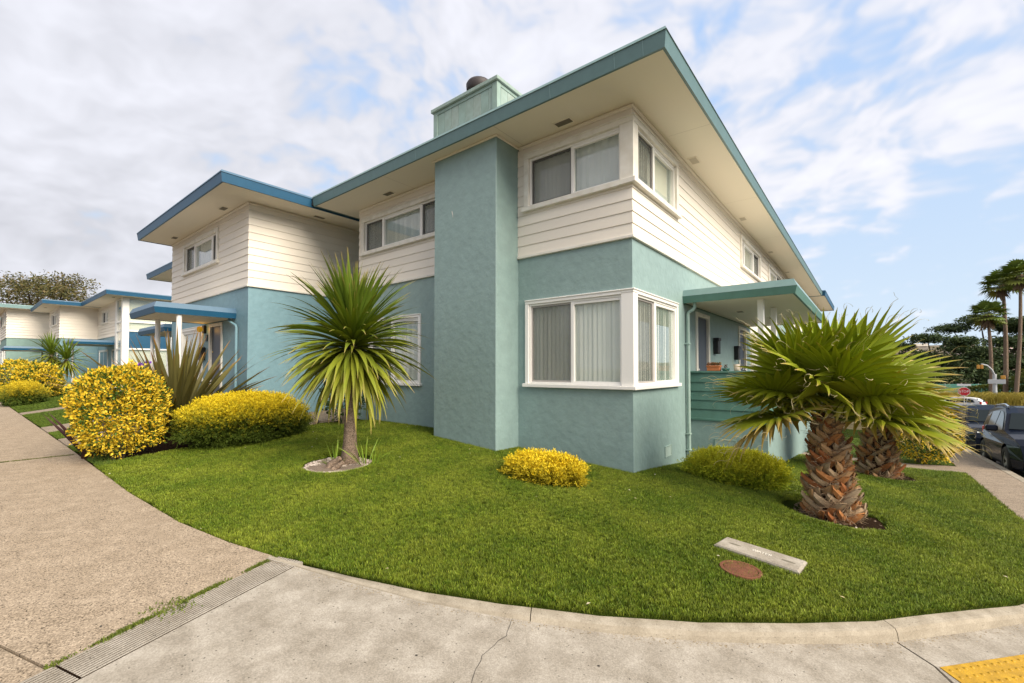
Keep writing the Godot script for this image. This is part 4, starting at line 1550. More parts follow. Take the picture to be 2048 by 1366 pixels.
func corner_house():
	var H := thing("corner_house", "sage green and cream corner house with wide eaves and a stucco chimney", "house", V(-3.5, .2, -3))
	var F := front(0)
	var S := side(0)
	var uc := [-1.96, 0.0, 4.32, 5.30]
	var ul := [-6.98, -4.0, 4.34, 5.22]
	var lc := [-1.95, 0.0, 1.26, 2.71]
	var ll := [-6.70, -4.82, 1.20, 2.71]
	wall(H, "stucco_wall", M.green_stucco, F, -7.15, 0, -1.5, 3.5, [lc, ll])
	wall(H, "sheathing", M.dark_gap, F, -7.15, 0, 3.5, 5.5, [uc, ul])
	var suc := [0.0, 1.95, 4.32, 5.30]
	var slc := [0.0, 1.93, 1.26, 2.71]
	var sw2 := [7.2, 9.95, 4.36, 5.22]
	var sw3 := [11.5, 14.38, 4.36, 5.22]
	var d1 := [3.10, 4.02, .55, 2.68]
	var d2 := [6.88, 7.76, .55, 2.68]
	wall(H, "stucco_wall", M.green_stucco, S, 0, 8.42, -3.0, 3.5, [slc, d1, d2])
	wall(H, "sheathing", M.dark_gap, S, 0, 22.6, 3.5, 5.5, [suc, sw2, sw3])
	wall(H, "stucco_wall", M.green_stucco, Transform3D(Basis(Vector3.UP, -PI / 2), V(-7.15, 0, 0)), -22.6, 0, -1.5, 5.5)
	wall(H, "stucco_wall", M.green_stucco, Transform3D(Basis(Vector3.UP, PI), V(0, 0, -22.6)), 0, 7.15, -4, 5.5)
	wall(H, "stucco_wall", M.green_stucco, S, 12.0, 22.6, -4.0, 3.5)
	# the glazed white stair wall at the far end of the porch
	wall(H, "white_wall", M.trim, side(.004), 8.43, 12.0, -3.0, 3.48, [[8.5, 9.02, .7, 2.6], [9.15, 9.9, .7, 2.6]])
	window(H, side(.004), 8.49, 9.03, .66, 2.62, .05, [[8.55, 8.98, "g", "v"]], M.trim)
	window(H, side(.004), 9.14, 9.92, .66, 2.62, .05, [[9.2, 9.85, "g", "v"]], M.trim)
	siding(H, F, -7.15, -3.695, 3.535, 5.44, [ul], true, false)
	siding(H, F, -2.143, 0, 3.535, 5.44, [uc], false, true)
	siding(H, S, 0, 22.6, 3.535, 5.44, [suc, sw2, sw3], true, false)
	for q in [[-7.19, -3.70], [-2.14, .045]]: bar(H, "band_board", M.trim, F, V(q[0], 3.487, -.01), V(q[1], 3.534, .046), .006)
	bar(H, "band_board", M.trim, S, V(0.0, 3.487, -.01), V(22.6, 3.534, .046), .006)
	for q in [[-7.15, -3.72], [-2.12, .05]]: bar(H, "eave_moulding", M.board[0], F, V(q[0], 5.435, 0), V(q[1], 5.499, .05), .02)
	bar(H, "eave_moulding", M.board[0], S, V(0.0, 5.435, 0), V(22.6, 5.499, .05), .02)
	# windows
	window(H, F, -1.985, -.17, 4.29, 5.325, .105, [[-1.84, -1.047, "s", "v"], [-.991, -.2, "g", "c"]], M.trim, true, .024, true)
	window(H, S, .128, 1.975, 4.29, 5.325, .105, [[.16, .85, "s", "v"], [.92, 1.83, "g", "h"]], M.trim, true, .024, false, true)
	window(H, F, -7.02, -3.9, 4.31, 5.245, .11, [[-6.8, -6.225, "s", "o"], [-6.146, -4.854, "g", "o"], [-4.775, -4.2, "s", "o"]], M.trim, true, .024)
	window(H, F, -1.975, -.17, 1.225, 2.735, .075, [[-1.865, -1.058, "s", "v"], [-1.002, -.2, "g", "v"]], M.white, true, 0, true)
	window(H, S, .128, 1.955, 1.225, 2.735, .075, [[.16, .86, "s", "v"], [.93, 1.85, "g", "v"]], M.white, true, 0, false, true)
	window(H, F, -6.72, -4.795, 1.172, 2.735, .075, [[-6.6, -5.86, "s", "o"], [-5.77, -4.9, "g", "o"]], M.white)
	window(H, S, 7.15, 9.99, 4.33, 5.245, .10, [[7.28, 7.66, "s", "v"], [7.76, 9.0, "g", "c"], [9.08, 9.85, "s", "v"]], M.trim, true, .024)
	window(H, S, 11.46, 14.42, 4.33, 5.245, .10, [[11.58, 11.98, "s", "v"], [12.08, 13.4, "g", "c"], [13.5, 14.3, "s", "v"]], M.trim, true, .024)
	for q in [[4.385, 5.325, .10, .06, M.trim], [1.29, 2.735, .06, .036, M.white]]:
		var b := MB.new()
		b.box(V(-.172, q[0] - .01, -.13), V(q[3] - .006, q[1] - q[2], q[3] - .006), .006)
		obj("corner_post", b, q[4], H)
		var c := MB.new()
		c.box(V(-.172, q[1] - q[2], -.13), V(q[3], q[1], q[3]), .006)
		c.box(V(-.172, q[1] - .022, -.13), V(q[3] + .016, q[1] - .001, q[3] + .016), .005)
		c.box(V(-.172, q[0] - .09 if q[0] > 4 else q[0] - .065, -.13), V(q[3] + .035, q[0] - .011, q[3] + .035), .006)
		obj("corner_cap", c, q[4], H)
	# chimney
	var cb := MB.new()
	cb.box(V(-3.695, -1.5, -.1), V(-2.143, 5.498, .61), .012)
	var ch := obj("chimney", cb, M.green_stucco, H)
	var mo := MB.new()
	mo.box(V(-3.73, 5.462, .61), V(-2.108, 5.499, .65), .012)
	mo.box(V(-2.143, 5.462, .02), V(-2.108, 5.499, .609), .012)
	mo.box(V(-3.73, 5.462, .02), V(-3.695, 5.499, .609), .012)
	obj("eave_moulding", mo, M.soffit, ch)
	var x := -3.715
	var core := MB.new()
	core.box(V(-3.70, 5.6, -.55), V(-2.145, 6.45, .585))
	obj("chimney_box", core, M.dark_gap, ch)
	var bw := .184
	for k in 8:
		var b := MB.new()
		b.box(V(-3.615 + k * bw + .002, 5.7, .58), V(-3.615 + (k + 1) * bw - .002, 6.37, .60 + .001 * (k % 2)), .004)
		obj("vertical_board", b, M.green_wood[k % 3], ch)
	for k in 5:
		var b := MB.new()
		b.box(V(-2.15, 5.7, .50 - (k + 1) * bw + .002), V(-2.132 + .001 * (k % 2), 6.37, .50 - k * bw - .002), .004)
		obj("vertical_board", b, M.green_wood[(k + 1) % 3], ch)
	for k in 5:
		var b := MB.new()
		b.box(V(-3.725, 5.7, .50 - (k + 1) * bw + .002), V(-3.700, 6.37, .50 - k * bw - .002), .004)
		obj("vertical_board", b, M.green_wood[(k + 2) % 3], ch)
	for q in [[V(-3.725, 5.7, .52), V(-3.62, 6.43, .618)], [V(-2.14, 5.7, .52), V(-2.118, 6.43, .618)], [V(-2.235, 5.7, .585), V(-2.1405, 6.43, .618)], [V(-3.62, 6.37, .585), V(-2.236, 6.43, .614)], [V(-2.14, 6.37, -.55), V(-2.122, 6.43, .519)], [V(-3.73, 6.37, -.55), V(-3.70, 6.43, .519)]]:
		var b := MB.new()
		b.box(q[0], q[1], .004)
		obj("trim_board", b, M.green_wood[0], ch)
	bar(ch, "chimney_cap", M.green_wood[1], Transform3D.IDENTITY, V(-3.765, 6.431, -.6), V(-2.083, 6.50, .655), .008)
	var fl := MB.new()
	fl.lathe([Vector2(.19, 6.4), Vector2(.19, 6.70), Vector2(.23, 6.71), Vector2(.24, 6.82), Vector2(.21, 6.87), Vector2(.08, 6.90), Vector2(0, 6.90)], 20, V(-2.88, 0, .25))
	obj("flue", fl, M.flue, ch)
	# roof
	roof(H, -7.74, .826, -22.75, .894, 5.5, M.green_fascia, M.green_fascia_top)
	for q in [[-1.05, .22, true], [-5.68, .22, true], [.19, -2.44, false], [.19, -6.64, false], [.19, -10.9, false], [.19, -14.9, false], [.19, -18.9, false]]: soffit_vent(H, q[0], 5.5, q[1], q[2], not q[2])
	for fx in [.55, .16, -.86, -3.9]:      # pale caulked joints in the eave board
		var j := MB.new()
		j.quado(V(fx, 5.495, .8975), V(fx + .008, 5.495, .8975), V(fx + .008, 5.685, .9235), V(fx, 5.685, .9235), V(0, 0, 1))
		obj("board_joint", j, M.green_fascia_top, H)
	var seam := MB.new()
	for q in [[.12, -1.26, .80, -1.30], [-2.0, .02, -2.0, .86], [-5.0, .05, -5.0, .86], [.03, -5.2, .80, -5.2], [.03, -9.0, .80, -9.0]]:
		var sa := V(q[0], 5.4985, q[1])
		var sb := V(q[2], 5.4985, q[3])
		var sn := (sb - sa).cross(Vector3.UP).normalized() * .0035
		seam.quado(sa - sn, sb - sn, sb + sn, sa + sn, V(0, -1, 0))
	obj("soffit_seam", seam, M.vent_pale, H)
	# side porch
	var P := front(-2.73)
	wall(H, "porch_stucco", M.green_stucco, P, 0, 1.315, -2.5, .56)
	wall(H, "porch_stucco", M.green_stucco, side(1.315), 2.73, 10.6, -3.5, .56)
	for k in 5:
		for sd in 2:
			var b := MB.new()
			var y0 := .60 + k * .172
			var e := 1.315 if sd == 0 else 10.6
			var u0 := 0.0 if sd == 0 else 2.73
			var l := 0.0 if sd == 0 else 1.0
			var r := 1.0 if sd == 0 else 0.0
			b.quad(V(u0 - .03 * l, y0, .03), V(e + .03 * r, y0, .03), V(e + .01 * r, y0 + .172, .01), V(u0 - .01 * l, y0 + .172, .01))
			b.quado(V(u0 - .03 * l, y0, .03), V(e + .03 * r, y0, .03), V(e, y0, 0), V(u0, y0, 0), V(0, -1, 0))
			obj("porch_board", b, M.porch_board, H, P if sd == 0 else side(1.315))
	var pr := MB.new()
	pr.box(V(0.002, .555, -2.73), V(1.35, .60, -2.694), .006)
	pr.box(V(1.316, .555, -10.6), V(1.35, .60, -2.731), .006)
	obj("porch_ledge", pr, M.porch_board, H)
	var inn := MB.new()
	inn.box(V(.002, .0, -10.6), V(1.19, .57, -2.85))
	obj("porch_floor", inn, M.concrete, H)
	var bk := MB.new()
	bk.quado(V(0, .57, -2.85), V(1.19, .57, -2.85), V(1.19, 1.46, -2.85), V(0, 1.46, -2.85), V(0, 0, -1))
	bk.quado(V(1.19, .57, -2.85), V(1.19, .57, -10.6), V(1.19, 1.46, -10.6), V(1.19, 1.46, -2.85), V(-1, 0, 0))
	obj("porch_wall_inside", bk, M.porch_board, H)
	var cp := MB.new()
	cp.box(V(.002, 1.46, -2.87), V(1.36, 1.5, -2.68), .008)
	cp.box(V(1.17, 1.46, -10.6), V(1.36, 1.499, -2.871), .008)
	obj("porch_cap", cp, M.porch_board, H)
	wall_vent(H, P, .62, .155, .375, .15)
	wall_vent(H, S, 1.44, .125, .32, .20)
	canopy(H, -.01, 1.80, -8.3, -2.31, 2.79, M.porch_board, M.green_fascia_top)
	for z in [-2.80, -4.19, -6.5, -8.1]: bar(H, "porch_post", M.white, Transform3D.IDENTITY, V(1.17, 1.5, z - .05), V(1.27, 2.789, z + .05), .006)
	for q in [[.55, -4.4], [.9, -6.2]]: soffit_vent(H, q[0], 2.79, q[1], false)
	door(H, S, 3.07, 4.03, .57, 2.70, false)
	door(H, S, 6.85, 7.78, .57, 2.70, true)
	mailbox(H, S, 4.47, 2.05)
	mailbox(H, S, 6.45, 1.95)
	downspout(H, M.green_wood[0], [V(.18, 2.79, -2.42), V(.18, 2.70, -2.42), V(.15, 2.66, -2.42), V(.075, 2.615, -2.42), V(.055, 2.58, -2.42), V(.055, 1.2, -2.42), V(.055, -.3, -2.42)])
	var ps := MB.new()
	for y in [2.0, .3, .0]: ps.box(V(0, y, -2.47), V(.094, y + .03, -2.37), .004)
	obj("pipe_strap", ps, M.green_wood[0], H)
	# vent pipe at the left corner
	var vp := MB.new()
	vp.tube([V(-6.53, .2, .09), V(-6.53, .66, .09)], [.035, .035], 12)
	obj("drain_pipe", vp, M.iron, H)
	var vp2 := MB.new()
	vp2.tube([V(-6.53, .64, .09), V(-6.53, .70, .09), V(-6.53, .71, .09), V(-6.53, .86, .09), V(-6.53, .95, .03)], [.052, .052, .036, .036, .03], 12)
	obj("pipe_cap", vp2, M.galv, H)
	# chipped paint on the chimney
	var cp2 := MB.new()
	cp2.strip([V(-3.22, 4.43, .6125), V(-3.20, 4.36, .6125), V(-3.185, 4.30, .6125)], [V(-3.205, 4.44, .6125), V(-3.185, 4.37, .6125), V(-3.183, 4.30, .6125)])
	obj("paint_chip", cp2, M.trim, ch)

func house_block(H: Node3D, x0: float, x1: float, zf: float, zb: float, stucco: Material, fh: Array, sh: Array, dy := 0.0, lower_f := [], lower_s := []):
	var F := front(zf)
	var S := side(x1)
	wall(H, "stucco_wall", stucco, F, x0, x1, -1.5, 3.5 + dy, lower_f)
	wall(H, "stucco_wall", stucco, S, -zf, -zb, -1.5, 3.5 + dy, lower_s)
	wall(H, "stucco_wall", stucco, Transform3D(Basis(Vector3.UP, -PI / 2), V(x0, 0, 0)), zb, zf, -1.5, 5.5 + dy)
	wall(H, "sheathing", M.dark_gap, F, x0, x1, 3.5 + dy, 5.5 + dy, fh)
	wall(H, "sheathing", M.dark_gap, S, -zf, -zb, 3.5 + dy, 5.5 + dy, sh)
	var proud := .022 if x1 > -15 else .04
	siding(H, F, x0, x1, 3.535 + dy, 5.44 + dy, fh, true, true, .179, proud)
	siding(H, S, -zf, -zb, 3.535 + dy, 5.44 + dy, sh, true, false, .179, proud)
	bar(H, "band_board", M.trim, F, V(x0 - .03, 3.487 + dy, -.01), V(x1 + .046, 3.534 + dy, .046), .006)
	bar(H, "band_board", M.trim, S, V(-zf, 3.487 + dy, -.01), V(-zb, 3.534 + dy, .046), .006)
	bar(H, "eave_moulding", M.board[0], F, V(x0, 5.435 + dy, 0), V(x1 + .05, 5.499 + dy, .05), .02)
	bar(H, "eave_moulding", M.board[0], S, V(-zf, 5.435 + dy, 0), V(-zb, 5.499 + dy, .05), .02)

func blue_house():
	var H := thing("blue_house", "cream house with blue stucco and blue eaves beside the corner house", "house", V(-11.5, .4, 0))
	var up := [-13.36, -10.6, 4.36, 5.25]
	var lw := [-13.48, -11.72, 1.25, 2.70]
	var dr := [-11.15, -10.27, .5, 2.71]
	house_block(H, -14.6, -8.686, 1.972, -7, M.blue_stucco, [up], [], 0.0, [lw, dr])
	var F := front(1.972)
	window(H, F, -13.40, -10.57, 4.325, 5.28, .11, [[-13.25, -12.56, "s", "v"], [-12.46, -11.15, "g", "c"], [-11.05, -10.7, "s", "v"]], M.trim, true, .024)
	window(H, F, -13.52, -11.68, 1.2, 2.74, .09, [[-13.4, -12.08, "g", "h"], [-12.0, -11.75, "s", "v"]], M.white)
	door(H, F, -11.18, -10.24, .5, 2.75, false)
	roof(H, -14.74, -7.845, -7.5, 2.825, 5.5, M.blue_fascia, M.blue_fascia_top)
	for q in [[-9.64, 2.2, true], [-13.55, 2.2, true]]: soffit_vent(H, q[0], 5.5, q[1], q[2])
	soffit_vent(H, -8.4, 5.5, .4, false)
	var gap := MB.new()
	gap.box(V(-7.84, 5.53, -7), V(-7.745, 5.68, .9))
	obj("roof_joint", gap, M.dark_gap, H)
	canopy(H, -11.55, -9.4, 1.95, 3.56, 2.79, M.blue_fascia, M.blue_fascia_top)
	for x in [-11.2, -9.5]:
		var b := MB.new()
		b.tube([V(x, .3, 3.1), V(x, 2.79, 3.1)], [.055, .055], 12)
		obj("porch_post", b, M.white, H)
	mailbox(H, F, -11.60, 1.95)
	var n := MB.new()
	n.box(V(-11.46, 2.30, .0), V(-11.33, 2.48, .02), .004)
	obj("number_plate", n, M.black, H, F)
	downspout(H, M.blue_stucco, [V(-9.6, 2.79, 2.05), V(-9.6, 2.72, 2.05), V(-9.25, 2.6, 2.03), V(-9.2, 2.55, 2.03), V(-9.2, .4, 2.03)])
	# a lit wall lamp under the canopy
	var L := V(-11.52, 2.62, 2.06)
	var lb := MB.new()
	lb.box(V(-.07, -.10, -.085), V(.07, .12, -.02), .01)
	var lamp := obj("wall_lamp", lb, M.iron, H, Transform3D(Basis.IDENTITY, L))
	var bulb := MB.new()
	bulb.lathe([Vector2(0, -.08), Vector2(.05, -.06), Vector2(.07, 0), Vector2(.055, .07), Vector2(0, .09)], 14)
	var glow := StandardMaterial3D.new()
	glow.albedo_color = Color(.75, .5, .08)
	glow.emission_enabled = true
	glow.emission = Color(1.0, .80, .22)
	glow.emission_energy_multiplier = .10
	obj("lamp_glass", bulb, glow, lamp, Transform3D(Basis.IDENTITY, L + V(0, 0, .05)))
	var om := OmniLight3D.new()
	om.name = "wall_lamp_light"
	om.light_color = Color(1.0, .75, .35)
	om.light_energy = .02
	om.omni_range = 5.0
	om.omni_attenuation = 2.0
	om.light_size = .07
	om.shadow_enabled = true
	put(om, H, Transform3D(Basis.IDENTITY, L + V(0, 0, .05)))
	# railing by the step
	var rl := MB.new()
	for q in [[V(-10.2, .3, 3.0), V(-10.2, 1.2, 3.0)], [V(-10.2, 1.2, 3.0), V(-10.2, 1.2, 2.2)], [V(-10.2, .3, 2.2), V(-10.2, 1.2, 2.2)]]: rl.tube(q, [.018, .018], 6)
	obj("railing", rl, M.iron, H)
	bar(H, "doorstep", M.far_walk, Transform3D.IDENTITY, V(-11.4, -.2, 1.98), V(-10.0, .5, 3.1), .01)

	# the set-back wing to its left
	var W := thing("set_back_house", "blue and cream house wing set back behind the blue house", "house", V(-18, .4, -2))
	house_block(W, -21.4, -14.75, .2, -7, M.blue_stucco, [], [], 0.0)
	roof(W, -22.0, -14.76, -7.5, 1.06, 5.5, M.blue_fascia, M.blue_fascia_top)
	canopy(W, -18.3, -15.1, .15, 2.05, 2.79, M.blue_fascia, M.blue_fascia_top)
	for x in [-17.6, -15.6]:
		var b := MB.new()
		b.tube([V(x, .3, 1.8), V(x, 2.79, 1.8)], [.055, .055], 12)
		obj("porch_post", b, M.white, W)
	window(W, front(.2), -21.0, -19.2, 1.2, 2.74, .09, [[-20.9, -20.2, "g", "h"], [-20.1, -19.3, "s", "v"]], M.white)
	soffit_vent(W, -16.0, 5.5, .6, true)

func row_houses():
	# third house: glazed stair bay and projecting wing
	var H := thing("stair_bay_house", "blue eaved house with white framed stair windows behind the flax", "house", V(-33, .4, 0))
	var wa := [-35.6, -33.6, 4.4, 5.2]
	var lw := [-36.2, -33.2, 1.45, 3.0]
	house_block(H, -37.0, -30.7, .45, -8, M.blue_stucco, [wa], [], 0.0, [])
	window(H, front(.45), -35.3, -33.2, 4.36, 5.22, .1, [[-35.2, -34.5, "s", "v"], [-34.4, -33.3, "g", "c"]], M.trim, true, .024)
	house_block(H, -41.6, -36.7, 2.22, -8, M.blue_stucco, [[-40.2, -37.8, 4.4, 5.22]], [], 0.0, [])
	window(H, front(2.22), -40.2, -37.8, 4.36, 5.25, .1, [[-40.1, -39.4, "s", "v"], [-39.3, -38.3, "g", "c"], [-38.2, -37.9, "s", "v"]], M.trim, true, .024)
	window(H, front(2.22), -41.4, -37.4, 1.2, 2.75, .1, [[-41.3, -40.2, "g", "h"], [-40.1, -38.8, "g", "v"], [-38.7, -37.5, "s", "v"]], M.white, true, .01)
	window(H, front(.45), -36.0, -33.4, 1.2, 2.75, .1, [[-35.9, -34.8, "g", "h"], [-34.7, -33.5, "s", "v"]], M.white, true, .01)
	roof(H, -35.66, -28.33, -8, 1.39, 5.5, M.blue_fascia, M.blue_fascia_top)
	roof(H, -42.3, -35.65, -8, 3.08, 5.5, M.blue_fascia, M.blue_fascia_top)
	soffit_vent(H, -29.6, 5.5, .9, true)
	soffit_vent(H, -38.5, 5.5, 2.7, true)
	canopy(H, -34.0, -30.9, .4, 2.3, 2.95, M.blue_fascia, M.blue_fascia_top)
	var b := MB.new()
	b.tube([V(-33.4, .3, 2.0), V(-33.4, 2.95, 2.0)], [.05, .05], 10)
	obj("porch_post", b, M.white, H)
	door(H, front(.455), -32.3, -31.3, .5, 2.72, true)
	# the stair bay: white frame, shaded panes, two blue panels
	var x1 := -29.0
	var zf := .62
	var posts := [[-30.75, -30.35, zf - .3, zf], [-29.35, x1, zf - .3, zf], [x1 - .12, x1, zf - 2.3, zf - 2.18], [x1 - .12, x1, zf - 4.5, zf - 4.35]]
	for q in posts: bar(H, "bay_post", M.white, Transform3D.IDENTITY, V(q[0], .2, q[2]), V(q[1], 5.5, q[3]), .01)
	var ys := [.9, 2.62, 3.62, 4.12, 5.4]
	for y in ys:
		bar(H, "bay_rail", M.white, Transform3D.IDENTITY, V(x1 - .1, y, zf - 4.4), V(x1 - .005, y + .09, zf - .005), .006)
		bar(H, "bay_rail", M.white, Transform3D.IDENTITY, V(-30.6, y, zf - .1), V(-29.2, y + .09, zf - .005), .006)
	for z in [-.15, -1.65, -3.75]: pass
	for k in 4:
		for c in [[zf - .3, zf - 2.18], [zf - 2.3, zf - 4.35]]:
			var pn := MB.new()
			pn.box(V(x1 - .06, ys[k] + .09, c[1]), V(x1 - .045, ys[k + 1], c[0]))
			obj("blue_panel" if k == 1 else "pane", pn, M.blue_fascia if k == 1 else M.glass, H)
			if k != 1: bar(H, "window_shade", M.shade, Transform3D.IDENTITY, V(x1 - .14, ys[k] + .09, c[1]), V(x1 - .13, ys[k + 1], c[0]), .001)
		var pf := MB.new()
		pf.box(V(-30.35, ys[k] + .09, zf - .06), V(-29.35, ys[k + 1], zf - .045))
		obj("pane", pf, M.glass, H)
		bar(H, "window_shade", M.room, Transform3D.IDENTITY, V(-30.3, ys[k] + .09, zf - .34), V(-29.35, ys[k + 1], zf - .33), .001)
	bar(H, "bay_wall", M.white, Transform3D.IDENTITY, V(-30.7, -.5, zf - 4.5), V(x1 - .02, .9, zf - .02), .01)
	wall(H, "stucco_wall", M.blue_stucco, side(x1 - .05), -zf + 4.5, 9, -.5, 5.5)

	# green houses farther along
	var C := thing("far_green_house", "green and cream house beyond the stair bay house", "house", V(-47, .4, 0))
	house_block(C, -50.0, -43.4, 4.1, -6, M.far_green, [[-49.4, -48.0, 4.6, 5.5], [-47.4, -44.2, 4.6, 5.5]], [], .22)
	window(C, front(4.1), -47.4, -45.9, 4.55, 5.5, .1, [[-47.3, -46.7, "s", "v"], [-46.6, -46.0, "g", "c"]], M.trim, true, .024)
	window(C, front(4.1), -45.4, -44.3, 4.55, 5.5, .1, [[-45.3, -44.9, "s", "v"], [-44.85, -44.4, "g", "c"]], M.trim, true, .024)
	window(C, front(4.1), -49.4, -47.0, 1.4, 2.95, .1, [[-49.3, -48.3, "g", "h"], [-48.2, -47.1, "s", "v"]], M.white, true, .01)
	window(C, front(4.1), -46.0, -44.2, 1.4, 2.95, .1, [[-45.9, -45.2, "g", "h"], [-45.1, -44.3, "s", "v"]], M.white, true, .01)
	roof(C, -50.6, -42.5, -6, 4.75, 5.72, M.green_fascia_top, M.green_fascia_top)
	canopy(C, -41.5, -38.6, 2.4, 4.4, 2.75, M.blue_fascia, M.blue_fascia_top)
	downspout(C, M.iron, [V(-43.36, 3.6, 2.4), V(-43.36, .3, 2.4)])
	var D := thing("last_green_house", "green eaved house at the far left end of the row", "house", V(-60, .4, 0))
	house_block(D, -66.0, -55.2, 4.1, -6, M.far_green, [[-58.6, -56.2, 4.6, 5.5]], [], .12)
	window(D, front(4.1), -58.6, -56.4, 4.5, 5.4, .1, [[-58.5, -57.6, "s", "v"], [-57.5, -56.5, "g", "c"]], M.trim, true, .024)
	window(D, front(4.1), -59.0, -56.4, 1.3, 2.85, .1, [[-58.9, -57.8, "g", "h"], [-57.7, -56.5, "s", "v"]], M.white, true, .01)
	roof(D, -66.6, -53.4, -6, 4.4, 5.62, M.green_fascia_top, M.green_fascia_top)

	# beyond the corner house on the side street
	var N := thing("side_street_house", "cream house with a blue edged eave just past the corner house", "house", V(-3, -1, -27))
	wall(N, "stucco_wall", M.green_stucco, side(.1), 22.8, 30, -4, 3.5)
	siding(N, side(.1), 22.8, 30, 3.535, 5.44)
	wall(N, "stucco_wall", M.green_stucco, Transform3D(Basis(Vector3.UP, PI), V(0, 0, -30)), -.1, 7, -4, 5.5)
	roof(N, -7, .96, -30.6, -22.8, 5.5, M.blue_fascia, M.blue_fascia_top, .24)

func right_background():
	var f := thing("green_fence", "green mesh screened fence beyond the crossroads", "fence", V(18, -3.3, -98))
	for k in 16:
		var a := V(6.0 + k * 2.1, -3.4, -88.5 - k * 1.68)
		var d := V(2.1, 0, -1.68)
		var b := MB.new()
		b.quado(a + V(0, .1, 0), a + d + V(0, .1, 0), a + d + V(0, 2.6, 0), a + V(0, 2.6, 0), V(0, 0, 1))
		b.quado(a + V(0, .1, -.02), a + d + V(0, .1, -.02), a + d + V(0, 2.6, -.02), a + V(0, 2.6, -.02), V(0, 0, -1))
		obj("panel", b, M.fence, f)
		var p := MB.new()
		p.tube([a, a + V(0, 2.7, 0)], [.05, .05], 6)
		obj("post", p, M.galv, f)
	var s := thing("stop_sign", "red octagonal stop sign on a post at the crossroads", "sign", V(11.04, -3.0, -64.5))
	var oc := MB.new()
	var ocw := MB.new()
	for k in 8:
		var a := TAU * (k + .5) / 8
		var a2 := TAU * (k + 1.5) / 8
		ocw.tri(V(0, 0, .008), V(cos(a) * .52, sin(a) * .52, .008), V(cos(a2) * .52, sin(a2) * .52, .008))
		oc.tri(V(0, 0, .014), V(cos(a) * .48, sin(a) * .48, .014), V(cos(a2) * .48, sin(a2) * .48, .014))
	var ST := Transform3D(Basis(Vector3.UP, deg_to_rad(-8)), V(11.04, -.93, -64.5))
	obj("border", ocw, M.sign_white, s, ST)
	obj("face", oc, M.sign_red, s, ST)
	var tm := TextMesh.new()
	tm.text = "STOP"
	tm.font_size = 34
	tm.pixel_size = .01
	tm.depth = .006
	tm.material = M.sign_white
	var sf := SystemFont.new()
	sf.font_names = PackedStringArray(["Droid Sans"])
	tm.font = sf
	piece("lettering", tm, s, ST * Transform3D(Basis.IDENTITY, V(0, 0, .018)))
	var po := MB.new()
	po.tube([V(11.04, -3.6, -64.55), V(11.04, -.3, -64.55)], [.045, .045], 8)
	obj("post", po, M.galv, s)
	bar(s, "street_name_blade", M.sign_white, ST, V(-.55, .62, -.01), V(.55, .84, .01), .004)

	var t := thing("traffic_signal", "grey traffic signal pole with a curved arm carrying amber signal heads", "traffic signal", V(16.4, -3.3, -84.2))
	var pb := MB.new()
	pb.tube([V(16.4, -3.4, -84.2), V(16.4, .9, -84.2)], [.26, .2], 12)
	obj("pole", pb, M.galv, t)
	var ab := MB.new()
	ab.tube([V(16.4, .7, -84.2), V(16.1, 1.5, -83.9), V(15.6, 2.1, -83.5), V(15.0, 2.3, -83.0)], [.12, .11, .1, .08], 8)
	obj("arm", ab, M.galv, t)
	for q in [V(15.0, 1.9, -82.9), V(14.6, 1.9, -82.6)]:
		var hb := MB.new()
		hb.box(q - V(.14, .28, .14), q + V(.14, .28, .14), .04)
		obj("signal_head", hb, M.amber, t)
	bar(t, "sign_box", M.galv, Transform3D.IDENTITY, V(15.7, -.45, -84.0), V(17.4, .15, -83.9), .02)
	var h2 := MB.new()
	h2.box(V(16.95, .2, -84.2), V(17.4, .7, -83.9), .05)
	obj("signal_head", h2, M.amber, t)

	tall_palm("shorter tall palm, leftmost of the three by the crossroads", V(16.75, -3.4, -89.6), V(16.3, 9.6, -88.9), .21, 2.6)
	tall_palm("tall palm in the middle of the three by the crossroads", V(18.9, -3.4, -93.9), V(18.6, 14.4, -93.2), .25, 2.9)
	tall_palm("tallest palm, nearest the right edge of the picture", V(19.1, -3.4, -89.0), V(19.6, 15.0, -88.7), .22, 2.8)

	# the hill behind with a few pale houses
	var b := MB.new()
	var w := 30
	var id := []
	for j in 10:
		for i in w:
			var x := -260.0 + i * 24.0
			var z := -300.0 - j * 26.0
			var y := -4.0 + 26.0 * smoothstep(0, 1, j / 7.0) * (.75 + .25 * sin(x * .021 + 1.0)) * smoothstep(-180, 60, x)
			id.append(b.vert(V(x, y, z), V(0, .9, .4).normalized()))
	for j in 9:
		for i in w - 1:
			var k := j * w + i
			b.ix.append_array(PackedInt32Array([id[k], id[k + w], id[k + w + 1], id[k], id[k + w + 1], id[k + 1]]))
	struct("hill", b, M.hill)
	for k in 14:
		var x := 16.0 + k * 5.2 + rng.randf_range(-1.5, 1.5)
		var z := -345.0 - (k % 4) * 22
		var y := -4.0 + 26.0 * smoothstep(0, 1, (-300.0 - z) / 26.0 / 7.0) * (.75 + .25 * sin(x * .021 + 1.0)) * smoothstep(-180, 60, x)
		var h := MB.new()
		h.box(V(-3.5, -1, -4), V(3.5, 5.0, 4))
		h.quado(V(-3.9, 5, 4.4), V(3.9, 5, 4.4), V(3.9, 7, 0), V(-3.9, 7, 0), V(0, 1, 1))
		h.quado(V(-3.9, 5, -4.4), V(3.9, 5, -4.4), V(3.9, 7, 0), V(-3.9, 7, 0), V(0, 1, -1))
		h.trio(V(-3.5, 5, 4), V(-3.5, 5, -4), V(-3.5, 7, 0), V(-1, 0, 0))
		h.trio(V(3.5, 5, 4), V(3.5, 5, -4), V(3.5, 7, 0), V(1, 0, 0))
		var o := obj("hillside_house", h, mat(.45 + .06 * (k % 3), .40, .36 - .03 * (k % 2), .9), self, Transform3D(Basis(Vector3.UP, .3 * (k % 3)), V(x, y, z)))
